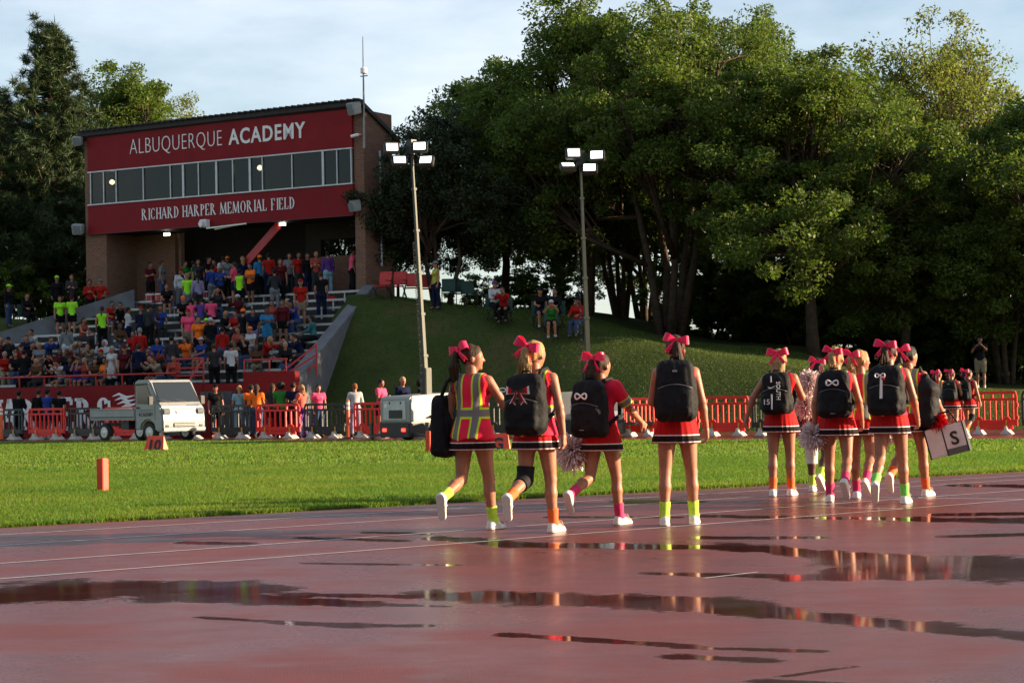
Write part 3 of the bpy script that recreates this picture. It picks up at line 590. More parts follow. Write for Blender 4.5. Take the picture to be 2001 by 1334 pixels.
def make_deciduous(seed, H, lobes, ntr, ncl, per, size, kind, label, spread=.5):
    g = np.random.default_rng(seed); root = empty('tree'); tag(root, label, 'tree')
    mb = MB(); cl = []
    L_ = np.array(lobes, float)
    vol = L_[:, 3]**2*L_[:, 4]; pick = g.choice(len(L_), ncl, p=vol/vol.sum())
    d = g.normal(size=(ncl, 3)); d /= np.linalg.norm(d, axis=1)[:, None]; rr = g.uniform(.12, 1, ncl)**.45
    cl = L_[pick, :3]+d*rr[:, None]*np.stack([L_[pick, 3], L_[pick, 3], L_[pick, 4]], 1)
    cl[:, 2] = np.maximum(cl[:, 2], H*(.2 if H > 5 else .04))
    tr = []
    for i in range(ntr):
        a = 6.283*i/ntr+g.uniform(0, 1); sp = spread*H*.09*(ntr > 1); top = np.array([math.cos(a)*sp*2, math.sin(a)*sp*2, H*g.uniform(.42, .5)])
        p0 = np.array([math.cos(a)*.25*(ntr > 1), math.sin(a)*.25*(ntr > 1), -.3]); mid = (p0+top)/2+g.normal(size=3)*.2*np.array([1, 1, 0]); tr.append((p0, mid, top))
        r0 = H*(.015 if ntr == 1 else .0105); mb.tube([p0, p0*.4+mid*.6, mid, top], [r0*1.35, r0*1.05, r0*.9, r0*.6], 8)
    lb = []
    for l in L_:
        best = min(tr, key=lambda q: np.linalg.norm(q[2]-l[:3])); s = best[2]*.6+best[1]*.4 if g.uniform() < .6 else best[1]
        m_ = (s+l[:3])/2+np.array([0, 0, -.06*H])+g.normal(size=3)*.3; r = H*.0065; mb.tube([s, m_, l[:3]], [r*1.3, r, r*.5], 6); lb.append((s, m_, l[:3]))
    for c, k in zip(cl, pick):
        s, m_, e = lb[k]; t = g.uniform(.2, 1); q = (s*(1-t)**2+2*m_*t*(1-t)+e*t*t); mid = (q+c)/2+g.normal(size=3)*.15+np.array([0, 0, .1]); mb.tube([q, mid, c], [H*.0028, H*.0018, .008], 4, cap=False)
    mb.obj('trunk', bark, root, smooth=True)
    mesh_obj('crown', leaf_mesh('crown', cl, g.uniform(.28, 1.0, ncl)*H/14, per, size, g), LEAF[kind], root); return root
def make_pine(seed, H, label):
    g = np.random.default_rng(seed); root = empty('pine_tree'); tag(root, label, 'tree'); mb = MB(); mb.tube([(0, 0, -.3), (.05, 0, H*.5), (0, 0, H*.97)], [.26, .17, .03], 8); cl = []
    for i in range(210):
        z = H*(.14+.84*(i/210)**.9); a = g.uniform(0, 6.283); ln = (H*.275)*(1-(z/H)**1.7)*g.uniform(.55, 1.12)+.3; e = np.array([math.cos(a)*ln, math.sin(a)*ln, z+ln*.22]); s = np.array([0, 0, z]); m_ = (s+e)/2-np.array([0, 0, .12*ln])
        mb.tube([s, m_, e], [.05, .035, .01], 4, cap=False)
        for t in np.linspace(.3, 1, max(3, int(ln*3.2))): q = s*(1-t)**2+2*m_*t*(1-t)+e*t*t; cl.append(q+g.normal(size=3)*.16*(1+t))
    mb.obj('trunk', bark, root, smooth=True); cl = np.array(cl)
    cl = np.concatenate([cl, np.array([[0, 0, H*z] for z in np.linspace(.8, 1, 8)])])
    per = 90; n = len(cl)*per; c = np.repeat(cl, per, 0); d = g.normal(size=(n, 3)); d[:, 2] += .5; d /= np.linalg.norm(d, axis=1)[:, None]; ln = g.uniform(.18, .38, n)[:, None]; b = np.cross(d, g.normal(size=(n, 3))); b /= np.linalg.norm(b, axis=1)[:, None]
    c = c+g.normal(size=(n, 3))*.07
    V = np.stack([c-b*.018, c+b*.018, c+d*ln], 1).reshape(-1, 3); mesh_obj('crown', npmesh('crown', V, np.arange(3*n).reshape(-1, 3)), LEAF['pine'], root); return root
def ring_lobes(g, H, n, R0, z0, z1, r, rz):
    o = [(0, 0, H*z1, r*1.1, rz*1.1)]
    for i in range(n): a = 6.283*i/n+g.uniform(-.3, .3); q = R0*g.uniform(.7, 1.1); o.append((math.cos(a)*q, math.sin(a)*q, H*g.uniform(z0, z1), r*g.uniform(.75, 1.2), rz*g.uniform(.8, 1.2)))
    return o
g = np.random.default_rng(3)
T1 = make_deciduous(11, 13, ring_lobes(g, 13, 8, 4.4, .33, .72, 2.5, 2.2)+ring_lobes(g, 13, 4, 2.3, .75, .86, 1.9, 1.6), 5, 480, 270, .145, 'ash', 'broad ash tree')
T2 = make_deciduous(12, 11, ring_lobes(g, 11, 6, 2.6, .3, .7, 2.0, 2.1)+ring_lobes(g, 11, 3, 1.2, .74, .88, 1.5, 1.4), 1, 340, 270, .14, 'ash', 'ash tree')
T4 = make_deciduous(13, 13, ring_lobes(g, 13, 6, 2.6, .5, .75, 1.9, 2.2)+ring_lobes(g, 13, 3, 1.5, .8, .9, 1.4, 1.2), 2, 300, 130, .145, 'pale', 'thin tree')
TJ = make_deciduous(14, 7.5, ring_lobes(g, 7.5, 7, 1.9, .35, .75, 1.5, 1.5)+[(0, 0, 6.3, 1.2, 1.1)], 3, 360, 190, .12, 'dark', 'juniper')
TB = make_deciduous(15, 4, ring_lobes(g, 4, 7, 1.5, .12, .7, 1.2, 1.1), 4, 150, 130, .15, 'ash', 'bush')
TP = make_pine(16, 12.5, 'pine')
used = set()
def put(T, px, Y, h, H0, rot, label, grp=None, wide=1., name=None, kind=None):
    p = aty(px, 700, Y); p.z = ground_z(p)-.1; o = T if T.name not in used else copy_tree(T); used.add(T.name)
    o.location = p; o.rotation_euler = (0, 0, rot); s = h/H0; o.scale = (s*wide, s*wide, s); tag(o, label, 'tree', grp)
    if name: o.name = name
    if kind:
        for c in o.children:
            if c.name.startswith('crown'): c.data = c.data if kind is None else c.data; c.material_slots[0].link = 'OBJECT'; c.material_slots[0].material = LEAF[kind]
    return o
put(T1, 1310, 74, 12.8, 13, .3, 'huge broad-crowned ash tree with thick forking trunk on top of the bank', wide=1.12)
put(T2, 1150, 77, 12.2, 11, 1.0, 'tall leafy ash tree just left of the huge broad-crowned one', wide=1.1)
put(T1, 1215, 79, 10.5, 13, 2.2, 'ash tree with clustered thin stems behind the seated spectators', wide=.8)
put(T2, 985, 82, 10.2, 11, 2.4, 'ash tree with low crown between the dark juniper and tall ash', wide=1.1)
put(TJ, 862, 74, 7.4, 7.5, 0, 'dark dense juniper behind the folding chairs beside the brick building', wide=1.05)
put(TJ, 770, 80, 6.0, 7.5, 2, 'dark juniper bush close against the brick side wall')
put(T2, 1590, 70, 10.6, 11, 3.5, 'ash tree with leaning pale trunk standing at the lower end of the bank', wide=1.25)
put(T1, 1470, 86, 14.2, 13, 4.4, 'tall ash tree filling the gap behind the huge broad-crowned ash', wide=.9)
put(T2, 1690, 80, 11.3, 11, 5.0, 'ash tree behind the leaning pale trunk', wide=1.05)
put(T4, 1860, 86, 15.3, 13, 1.2, 'sparse pale-leaved tree with open crown rising above its neighbours')
put(T2, 1765, 72, 8.8, 11, .7, 'low dark ash tree overhanging the cheerleaders, behind the red barriers', wide=1.3)
put(T1, 1965, 72, 9.6, 13, 3.1, 'wide dark ash tree over the man filming', wide=.85)
put(T2, 2090, 70, 11, 11, 2.0, 'ash tree past the man filming', wide=1.1)
put(T1, 1262, 92, 11, 13, 5.2, 'ash tree in the back row behind the huge forking trunk')
put(T2, 1095, 93, 11, 11, 3.3, 'ash tree in the back row behind the seated people', wide=1.2)
put(T2, 1380, 94, 12.5, 11, 1.9, 'ash tree in the back row right of the huge forking trunk', wide=1.2)
put(TP, 105, 86, 12.6, 12.5, 0, 'tall pointed pine tree next to the press box', wide=1.12)
put(TP, 5, 90, 10.4, 12.5, 2, 'shorter pine tree beside the tall pointed pine', wide=1.15)
put(TP, -90, 84, 10, 12.5, 4, 'pine tree past the left end of the stand', wide=1.2)
put(T2, 262, 97, 13.2, 11, 1.4, 'bright leafy tree behind the press box next to the pine')
put(T4, 388, 102, 12.6, 13, 2.9, 'small thin tree peeking over the press box roof')
put(T4, 652, 86, 7.4, 13, .2, 'sparse tree seen through the opening under the press box')
BL = ['undergrowth bush just right of the huge forking trunk', 'undergrowth bush second from the huge forking trunk', 'undergrowth bush midway between the huge trunk and the leaning pale trunk', 'tall undergrowth bush left of the leaning pale trunk', 'low undergrowth bush against the leaning pale trunk', 'undergrowth bush behind the girl with the sports backpack', 'undergrowth bush right of the leaning pale trunk', 'undergrowth bush behind the pale blonde girl', 'undergrowth bush behind the brown-haired girl with ribbon', 'undergrowth bush behind the dark-haired girl with the white bag', 'undergrowth bush just left of the man filming', 'undergrowth bush just right of the man filming', 'undergrowth bush past the man filming', 'low bush behind the seated people in black', 'low bush behind the white-sleeved seated person', 'leafy bush behind the standing person in lime cap and denim', 'leafy bush under the tall pointed pine', 'leafy bush between the pine and the press box']
i = 0
for px, Y, h in ((1335, 86, 4.6), (1390, 84, 4.2), (1450, 82, 4.2), (1510, 85, 5.2), (1560, 80, 4.0), (1610, 84, 5), (1660, 79, 4.0), (1720, 82, 5), (1775, 78, 4.0), (1830, 80, 4.6), (1880, 76, 3.8), (1955, 76, 3.6), (2020, 74, 3.8), (1080, 88, 3.0), (960, 88, 2.6), (20, 84, 3), (95, 86, 2.6), (150, 90, 3.4)):
    o = put(TB, px, Y, h, 4, i*1.3, BL[i], 'undergrowth bushes' if px > 500 else 'bushes under the pines', 1.25, 'bush'); o['category'] = 'bush'; i += 1
# more of the tree row, continuing past the right edge of the picture
for i, (X, Y, h) in enumerate(((30, 72, 14), (24, 81, 13), (35, 78, 15), (38, 86, 14), (31, 87, 14), (45, 74, 15), (52, 82, 15))):
    o = copy_tree(T1 if i % 2 else T2); p = Vector((X, Y, 0)); p.z = ground_z(p)-.1; o.location = p; s = h/(13 if i % 2 else 11); o.scale = (s, s, s); o.rotation_euler = (0, 0, i*1.1)
    tag(o, 'ash tree in the row beyond the right end of the bank', 'tree', 'trees continuing the row')

# unseen trees added behind and left of the camera to block sky light
for i in range(17):
    an = R(100+i*11.5); q = Vector((math.cos(an)*46-4, math.sin(an)*36+20, 0)) if i < 7 else Vector((-34+(i-7)*7.6, -12-(i % 3)*5, 0)); o = copy_tree(T1 if i % 2 else T2)
    if i < 7: q = Vector((-40-(i % 2)*5, 44-i*8.5, 0))
    q.z = -.1; o.location = q; s = (14+(i % 4))/(13 if i % 2 else 11); o.scale = (s, s, s); o.rotation_euler = (0, 0, i*.9); tag(o, 'unseen ash tree added to block sky light', 'tree', 'unseen trees added to block sky light')
# ================================================================= STREET FURNITURE, VEHICLES
plr = mat('red_plastic', (.75, .014, .01), .45, var=.08); plb = mat('black_plastic', (.018, .019, .02), .45); foot_m = mat('foot_plastic', (.55, .52, .46), .6); yel = mat('yellow_tab', (.7, .33, .02), .5)
BA, BB = gnd(100, 858.5), gnd(1960, 848); BDIR = (BB-BA).normalized(); BN = Vector((-BDIR.y, BDIR.x, 0))
def on_line(px):
    d = Vector(ray(px, 800)); d.z = 0; den = d.x*BN.x+d.y*BN.y; return d*((BA.x*BN.x+BA.y*BN.y)/den)
def barrier_mesh(m, W):
    """one moulded panel, origin at ground in the middle, along x"""
    out = {}; w2 = W/2; mb = MB()
    mb.box((0, 0, 1.0), (W-.16, .05, .07)); mb.box((0, 0, .84), (W-.06, .05, .06)); mb.box((0, 0, .28), (W-.06, .05, .13)); mb.box((0, 0, .16), (W-.3, .045, .1))
    for s in (-1, 1):
        mb.bar((s*(w2-.08), 0, 1.03), (s*(w2-.02), 0, .86), .06, .05, up=(0, 1, 0)); mb.box((s*(w2-.04), 0, .53), (.07, .05, .68)); mb.prism([(s*.42-.14, .3), (s*.42+.14, .3), (s*.42+.07, .42), (s*.42-.07, .42)], -.028, .028)
    out['frame'] = mb.mesh('frame', [m], bevel=.012)
    out['bar'] = MB().box((0, 0, .57), (.045, .04, .5)).mesh('bar', [m]); out['slot_divider'] = MB().box((0, 0, .92), (.05, .044, .12)).mesh('slot_divider', [m])
    mb = MB(); mb.prism([(-.17, 0), (.17, 0), (.05, .11), (.03, .2), (-.03, .2), (-.05, .11)], -.2, .2); out['foot'] = mb.mesh('foot', [foot_m if m is plr else foot_m], bevel=.01)
    mb = MB(); mb.box((0, -.04, .27), (.04, .02, .14)); out['tab'] = mb.mesh('tab', [yel])
    mb = MB(); mb.box((w2-.005, 0, .0), (.05, .06, .08)); out['hinge'] = mb.mesh('hinge', [m])
    return out
BM = {'r': barrier_mesh(plr, 1.5), 'b': barrier_mesh(plb, 1.5)}
def barrier(px0, px1, c, label):
    a, b = on_line(px0), on_line(px1); root = empty('crowd_barrier', (a+b)/2, math.atan2(BDIR.y, BDIR.x)+random.uniform(-.05, .05)); W = (b-a).length; s = W/1.56; m = BM[c]
    tag(root, label, 'barrier', 'plastic crowd barriers along the track'); root.scale = (s, 1, 1)
    mesh_obj('frame', m['frame'], None, root)
    for i in range(8): mesh_obj('bar', m['bar'], None, root, (-.61+i*1.22/7, 0, 0))
    for i in range(5): mesh_obj('slot_divider', m['slot_divider'], None, root, (-.6+i*.3, 0, 0))
    for sx in (-.42, .42):
        f_ = mesh_obj('foot', m['foot'], None, root, (sx, 0, 0)); f_.rotation_euler = (0, 0, R(8)); mesh_obj('tab', m['tab'], None, root, (sx, 0, 0))
    for z in (.4, .7): mesh_obj('hinge', m['hinge'], None, root, (0, 0, z))
B_ = [(-40, 48, 'b', 'black plastic barrier before the person in black at the end of the wall'), (52, 130, 'r', 'red plastic barrier just behind the tail of the white truck'), (132, 198, 'b', 'black plastic barrier behind the truck bed'), (200, 290, 'r', 'red plastic barrier showing over the truck bed'), (292, 405, 'b', 'black plastic barrier hidden behind the truck cab'), (410, 493, 'b', 'black plastic barrier before the girl in the light blue shirt'),
      (496, 590, 'r', 'bright red plastic barrier before the person in the salmon shirt'), (592, 675, 'b', 'black plastic barrier between two red ones beside the orange post'), (688, 768, 'r', 'red plastic barrier before the man in the pink shirt'), (770, 850, 'b', 'black plastic barrier behind the generator with red tail lights'), (852, 940, 'r', 'red plastic barrier behind the girl with the black shoulder bag'), (942, 1040, 'b', 'black plastic barrier behind the girl with the ribbon backpack'),
      (1042, 1120, 'r', 'red plastic barrier behind the second generator'), (1122, 1212, 'b', 'black plastic barrier behind the girl with the infinity backpack'), (1215, 1285, 'r', 'red plastic barrier left of the tallest girl'), (1290, 1368, 'r', 'red plastic barrier directly behind the tallest girl'), (1370, 1466, 'r', 'red plastic barrier between the tallest girl and the girl with the sports backpack'),
      (1468, 1552, 'b', 'black plastic barrier behind the girl with the sports backpack'), (1556, 1640, 'b', 'black plastic barrier behind the dark-skinned girl'), (1644, 1728, 'b', 'black plastic barrier behind the pair with pom-poms'), (1732, 1812, 'r', 'red plastic barrier behind the three far girls'), (1816, 1885, 'r', 'red plastic barrier beside the three far girls'), (1890, 1990, 'r', 'red plastic barrier below the man filming'), (1994, 2090, 'b', 'black plastic barrier at the end of the row')]
for q in B_: barrier(*q)
orange = mat('orange_plastic', (.75, .12, .03), .5); bandw = mat('reflective_band', (.75, .73, .7), .3)
for px, py, lab in ((681, 857, 'orange delineator post with white bands between black and red barriers'), (3, 861, 'orange delineator post with white bands beside the truck tail')):
    p = gnd(px, py); o = empty('delineator_post', p); tag(o, lab, 'post', 'orange delineator posts')
    MB().lathe((0, 0, 0), [(.2, 0), (.2, .03), (.06, .06)], 12).obj('base', plb, o); MB().lathe((0, 0, 0), [(.055, .05), (.052, 1.1), (.03, 1.13)], 12).obj('shaft', orange, o, smooth=False)
    for z in (.85, .98): MB().lathe((0, 0, z), [(.057, 0), (.057, .08)], 12).obj('band', bandw, o)
pyl = mat('pylon_orange', (.75, .06, .025), .55, var=.12)
for px, py, lab in ((201, 963, 'orange-red end zone pylon standing alone on the grass'), (839, 885, 'orange-red pylon half hidden by the black shoulder bag')):
    mb = MB().box((0, 0, .23), (.115, .115, .46)); o = mb.obj('field_pylon', pyl, None, gnd(px, py), bevel=.008); o.rotation_euler = (0, 0, -TH-.02); tag(o, lab, 'pylon', 'end zone pylons')
blk = mat('black_print', (.015, .015, .015), .6)
def marker(px, py, s, rz, lab):
    o = empty('yard_marker', gnd(px, py), rz); tag(o, lab, 'yard marker', 'yard markers'); w_, d, h = .26, .16, .37
    MB().poly([(-w_, -d, 0), (w_, -d, 0), (w_*.8, 0, h), (-w_*.8, 0, h)]).obj('front_panel', pyl, o); MB().poly([(w_, d, 0), (-w_, d, 0), (-w_*.8, 0, h), (w_*.8, 0, h)]).obj('back_panel', pyl, o)
    for sx in (-1, 1): MB().poly([(sx*w_, -d, 0), (sx*w_, d, 0), (sx*w_*.8, 0, h)]).obj('end_panel', mat('pylon_pale', (.85, .3, .16), .5), o)  # paler orange paints the sun's brightness into the end faces
    me = text_mesh(s, .4, .004, .012); n = mesh_obj('number', me, blk, o); n.matrix_local = Matrix.Translation((-.0, -d*.96-.004, .03)) @ Matrix.Rotation(math.atan2(h, d), 4, 'X') @ Matrix.Diagonal((.9, .95, 1, 1))
marker(305, 881, '10', -.25, 'orange ten-yard marker tent on the grass by the truck'); marker(974, 880, 'G', -.1, 'orange goal line marker tent behind the walking girls')
# ---- light towers
mastm = mat('galvanised', (.055, .062, .045), .6, 0, var=.2); genw = mat('generator_white', (.28, .28, .265), .4, var=.08); blackm = mat('black_metal', (.02, .02, .02), .5); lampg = mat('floodlight_glass', (1, 1, 1), .3, var=0, emit=(1, .96, .88), estr=1.3); tail = mat('tail_lamp', (.8, .02, .02), .3, var=0, emit=(1, .03, .02), estr=2.5)
rub = mat('tyre_rubber', (.02, .02, .02), .85, bump=.3); steel = mat('wheel_steel', (.45, .45, .46), .35, .7)
def wheel(par, loc, r, w_, name='wheel'):
    o = empty(name); o.parent = par; o.location = loc
    MB().lathe((0, 0, 0), [(r*.6, -w_/2), (r*.92, -w_/2), (r, -w_*.3), (r, w_*.3), (r*.92, w_/2), (r*.6, w_/2)], 24, 'y').obj('tyre', rub, o, smooth=True)
    MB().lathe((0, 0, 0), [(r*.1, -w_*.55), (r*.3, -w_*.51), (r*.5, -w_*.505), (r*.62, -w_*.53), (r*.62, w_*.53), (r*.5, w_*.4), (r*.3, w_*.36), (r*.1, w_*.5)], 20, 'y').obj('rim', steel, o, smooth=True)
def tower(p, rz, base, top, lamps, lab, Y):
    o = empty('light_tower', p, rz); tag(o, lab, 'light tower', 'mobile light towers'); inv = o.matrix_basis.inverted()
    mb = MB(); mb.prism([(-1.05, .48), (1.05, .48), (1.05, 1.0), (.8, 1.28), (-.95, 1.2), (-1.05, 1.1)], -.58, .58); body = mb.obj('body', genw, o, bevel=.04)
    mb = MB(); mb.prism([(-1.08, .1), (1.08, .1), (1.08, .49), (-1.08, .49)], -.56, .56); mb.obj('chassis', blackm, o, bevel=.02)
    for i in range(7):
        for s in (-1, 1): MB().box((.45, s*.582, .68+i*.06), (.62, .012, .025)).obj('louver', blackm, body)
    MB().box((-1.055, 0, .82), (.02, .86, .52)).obj('control_door', mat('door_grey', (.5, .51, .5), .45), body, bevel=.01); MB().box((-1.07, -.05, .72), (.02, .5, .22)).obj('control_panel', blackm, body)
    for y in (-.24, .18): MB().lathe((-1.07, y, 1.02), [(.02, -.01), (.03, .0), (.02, .01)], 10, 'x').obj('latch', blackm, body)
    MB().box((-1.066, .33, .95), (.012, .1, .1)).obj('label_plate', white, body)
    MB().box((.85, -.585, .6), (.16, .008, .2)).obj('warning_plate', white, body)
    for y in (-.36, .36): MB().box((-1.09, y, .3), (.03, .13, .08)).obj('tail_light', tail, o)
    for s in (-1, 1): wheel(o, (.1, s*.66, .3), .3, .18); MB().box((.1, s*.66, .66), (.8, .24, .03)).obj('mudguard', blackm, o, bevel=.01)
    MB().bar((1.05, 0, .35), (2.2, 0, .35), .08).obj('drawbar', mastm, o)
    for s in (-1, 1):
        mb = MB(); mb.bar((-.9, s*.5, .2), (-.9, s*1.05, .12), .07); mb.box((-.9, s*1.05, .25), (.07, .07, .5)); mb.box((-.9, s*1.05, .02), (.2, .2, .03)); mb.obj('outrigger', mastm, o)
    a = inv @ aty(*base, Y); b = inv @ aty(*top, Y); mast = empty('mast'); mast.parent = o; n = 6
    for i in range(n):
        q0 = a+(b-a)*(i/n-.0); q1 = a+(b-a)*((i+1)/n); w_ = .14-.015*i; MB().bar(q0, q1+(b-a)*.004, w_, w_, up=(0, 1, 0)).obj('mast_section', mastm, mast, bevel=.01); MB().bar(q1-(b-a)*.006, q1+(b-a)*.004, w_+.03, w_+.03, up=(0, 1, 0)).obj('collar', mastm, mast)
    MB().bar(a-Vector((0, 0, .6)), a+Vector((0, 0, .8)), .24, .24, up=(0, 1, 0)).obj('mast_foot', mastm, mast, bevel=.02)
    pts = []
    for i in range(220): t = i/219*.62; c = a+(b-a)*t; an = i*1.9; pts.append(c+Vector((-.16+.035*math.cos(an), -.02, 0))+Vector((0, .035*math.sin(an), 0)))
    MB().tube(pts, .009, 4).obj('coiled_cable', blackm, mast)
    hd = empty('lamp_head'); hd.parent = o; rw = Matrix.Rotation(-rz, 3, 'Z')
    MB().box(b, (.2, .2, .4)).obj('hub', blackm, hd)
    for px, py, tl, yw in lamps:
        c = inv @ aty(px, py, Y-.25); Rm = rw @ Matrix.Rotation(R(yw), 3, 'Z') @ Matrix.Rotation(R(tl), 3, 'X'); k = MB()
        k.box((0, .06, 0), (.42, .16, .31)).box((0, .16, 0), (.28, .1, .2)); h_ = k.obj('floodlight', blackm, hd, c, bevel=.02); h_.rotation_euler = Rm.to_euler()
        MB().box((0, -.026, 0), (.31, .012, .2)).obj('floodlight_lens', lampg, h_); MB().bar(c+(rw @ Vector((0, .2, 0))), b, .05).obj('lamp_bracket', blackm, hd)
def gpt(px, Y): p = aty(px, 800, Y); return Vector((p.x, p.y, 0))
tower(gpt(825, 55.6), R(48), (833, 776), (804, 288), [(766, 288, -18, 12), (820, 286, -14, -6), (781, 313, -30, 8), (832, 313, -30, -14)], 'mobile light tower with glowing red tail lights by the pink-shirted man', 55.6)
tower(gpt(1135, 54.4), R(8), (1152, 776), (1134, 310), [(1121, 299, -16, 8), (1166, 303, -14, -8), (1110, 323, -62, 10), (1152, 328, -28, -6)], 'mobile light tower with louvred side behind the girl with the infinity backpack', 54.4)
# ---- kei truck
tw = mat('truck_white', (.25, .26, .262), .42, var=.14, scale=3, spec=.6); tgl = mat('truck_glass', (.02, .025, .028), .06, var=0, spec=.8); trim = mat('truck_trim', (.03, .03, .03), .6)
tp = gpt(287, 61.4); tk = empty('pickup_truck', tp, R(-46)); tk.scale = (1.14, 1.06, 1.03); tag(tk, 'small white flatbed utility truck parked before the red wall', 'truck')
cab = empty('cab'); cab.parent = tk
mb = MB(); mb.prism([(.42, .34), (.42, 1.7), (.5, 1.78), (1.02, 1.77), (1.12, 1.72), (1.5, 1.1), (1.63, .98), (1.69, .6), (1.68, .3), (1.35, .3), (1.3, .5), (1.12, .62), (.92, .6), (.76, .5), (.7, .34)], -.72, .72); mb.obj('cab_shell', tw, cab, bevel=.045)
def side(prof, y, name, m, par, th=.012): return MB().prism(prof, y-th, y+th).obj(name, m, par)
for s in (-1, 1):
    side([(.56, 1.1), (.56, 1.6), (1.0, 1.62), (1.32, 1.12), (1.3, 1.08)], s*.722, 'side_window', tgl, cab); side([(.5, 1.62), (.5, 1.66), (1.03, 1.68), (1.05, 1.64)], s*.73, 'rain_visor', trim, cab)
    side([(.485, .42), (.485, 1.66), (.493, 1.66), (.493, .42)], s*.723, 'door_seam', trim, cab, .004); side([(1.36, .64), (1.36, 1.04), (1.367, 1.04), (1.367, .64)], s*.723, 'door_seam', trim, cab, .004)
    MB().box((.6, s*.735, .98), (.13, .03, .05)).obj('door_handle', trim, cab, bevel=.008)
    mb = MB(); mb.box((1.36, s*.86, 1.18), (.07, .15, .24)); mb.bar((1.3, s*.72, 1.15), (1.36, s*.85, 1.15), .03); mb.obj('mirror', trim, cab, bevel=.02)
    MB().box((1.66, s*.56, .86), (.08, .26, .17), Matrix.Rotation(R(-8), 3, 'Y')).obj('headlight', mat('headlight_lens', (.1, .105, .1), .06, var=.5, scale=20, spec=.9), cab, bevel=.03)
    MB().box((1.685, s*.56, .45), (.03, .1, .07)).obj('fog_lamp', trim, cab)
wq = [Vector((1.135, -.62, 1.695)), Vector((1.135, .62, 1.695)), Vector((1.505, .66, 1.13)), Vector((1.505, -.66, 1.13))]
nrm = (wq[1]-wq[0]).cross(wq[3]-wq[0]).normalized(); nrm = nrm if nrm.x > 0 else -nrm
mb = MB(); mb.v += [tuple(q+nrm*.012) for q in wq]+[tuple(q-nrm*.02) for q in wq]
for f_ in ((0, 1, 2, 3), (7, 6, 5, 4), (0, 4, 5, 1), (1, 5, 6, 2), (2, 6, 7, 3), (3, 7, 4, 0)): mb.face(*f_)
mb.obj('windshield', tgl, cab)
for y in (-.3, .2): MB().bar(Vector((1.52, y, 1.14)), Vector((1.42, y-.4, 1.2))+nrm*.03, .02).obj('wiper', trim, cab)
MB().box((1.69, 0, .48), (.04, .7, .12)).obj('grille', trim, cab, bevel=.01)
for z in (.46, .5): MB().box((1.712, 0, z), (.012, .68, .018)).obj('grille_bar', tw, cab)
MB().box((1.69, 0, .36), (.05, 1.42, .14)).obj('bumper', tw, cab, bevel=.03); MB().box((1.665, 0, .84), (.03, .5, .1)).obj('front_panel', mat('panel_grey', (.6, .6, .6), .4), cab, bevel=.02)
bed = empty('cargo_bed'); bed.parent = tk
MB().box((-.63, 0, .66), (2.08, 1.42, .06)).obj('bed_floor', tw, bed)
for s in (-1, 1): MB().box((-.63, s*.71, .82), (2.08, .035, .29)).obj('side_gate', tw, bed, bevel=.01); MB().box((-.63, s*.735, .955), (2.06, .03, .03)).obj('gate_lip', tw, bed); MB().box((-.63, s*.733, .72), (2.0, .02, .02)).obj('gate_crease', trim, bed)
MB().box((-1.68, 0, .82), (.035, 1.42, .29)).obj('tail_gate', tw, bed); MB().box((.38, 0, 1.2), (.03, 1.3, .95)).obj('headboard', tw, bed) if False else None
mb = MB(); mb.bar((-1.6, -.3, .5), (1.3, -.3, .5), .1); mb.bar((-1.6, .3, .5), (1.3, .3, .5), .1); mb.box((-.2, -.45, .48), (.35, .3, .25)); mb.obj('frame_rail', trim, tk)
for s in (-1, 1): MB().bar((-1.45, s*.7, .62), (-1.6, s*.7, .42), .04).obj('mud_flap', tw, tk)
for x in (-1.08, 1.03):
    for s in (-1, 1): wheel(tk, (x, s*.6, .27), .27, .15)
for s_, z, y, h, off, m_ in (('ALBUQUERQUE', .86, -.7245, .085, -.006, mat('print_grey', (.3, .3, .3), .6)), ('ACADEMY', .74, -.7245, .1, .012, blk)):
    n = mesh_obj('door_lettering', text_mesh(s_, 1, .002, off, 1.1), m_, cab); lo, hi = bb(n.data); k = .66/(hi[0]-lo[0]); n.matrix_local = Matrix.Translation((.95, y-.002, z)) @ Matrix.Rotation(R(90), 4, 'X') @ Matrix.Diagonal((k, h/.72, .5, 1))
n = mesh_obj('hood_lettering', text_mesh('ACADEMY', 1, .002, .01, 1.1), blk, cab); n.matrix_local = Matrix.Translation((1.6, .38, 1.0)) @ Matrix.Rotation(R(90), 4, 'Z') @ Matrix.Rotation(R(55), 4, 'X') @ Matrix.Diagonal((.09, .085, .5, 1))
# ---- folding chairs on the bank
chm = {'red': mat('chair_red', (.45, .03, .025), .7), 'green': mat('chair_green', (.02, .06, .045), .7)}
def chair(px, py, Y, c, rz, lab):
    p = bank(px, py); o = empty('folding_chair', p, rz); tag(o, lab, 'chair', 'empty folding chairs on the bank')
    MB().box((0, 0, .44), (.5, .45, .03)).obj('seat', chm[c], o, bevel=.01); mb = MB(); mb.box((0, .27, .74), (.5, .03, .5), Matrix.Rotation(R(-14), 3, 'X')); mb.obj('backrest', chm[c], o, bevel=.02)
    for s in (-1, 1):
        MB().bar((s*.26, -.25, 0), (s*.26, .24, .62), .025).obj('leg', blackm, o); MB().bar((s*.26, .28, 0), (s*.26, -.2, .46), .025).obj('leg', blackm, o); MB().box((s*.28, 0, .64), (.05, .45, .03)).obj('armrest', blackm, o)
CH = [(747, 584, 'red', 'red folding chair closest to the brick building'), (777, 583, 'red', 'red folding chair second from the brick building'), (805, 586, 'red', 'red folding chair third from the brick building'), (832, 587, 'red', 'red folding chair right beside the woman in yellow'), (878, 596, 'green', 'dark green folding chair just behind the woman in yellow'), (898, 596, 'green', 'dark green folding chair in the middle of the green ones'), (918, 600, 'green', 'dark green folding chair at the far end of the empty chairs')]
for i, (px, py, c, lab) in enumerate(CH): chair(px, py, 71.5, c, R(-25+i*7), lab)
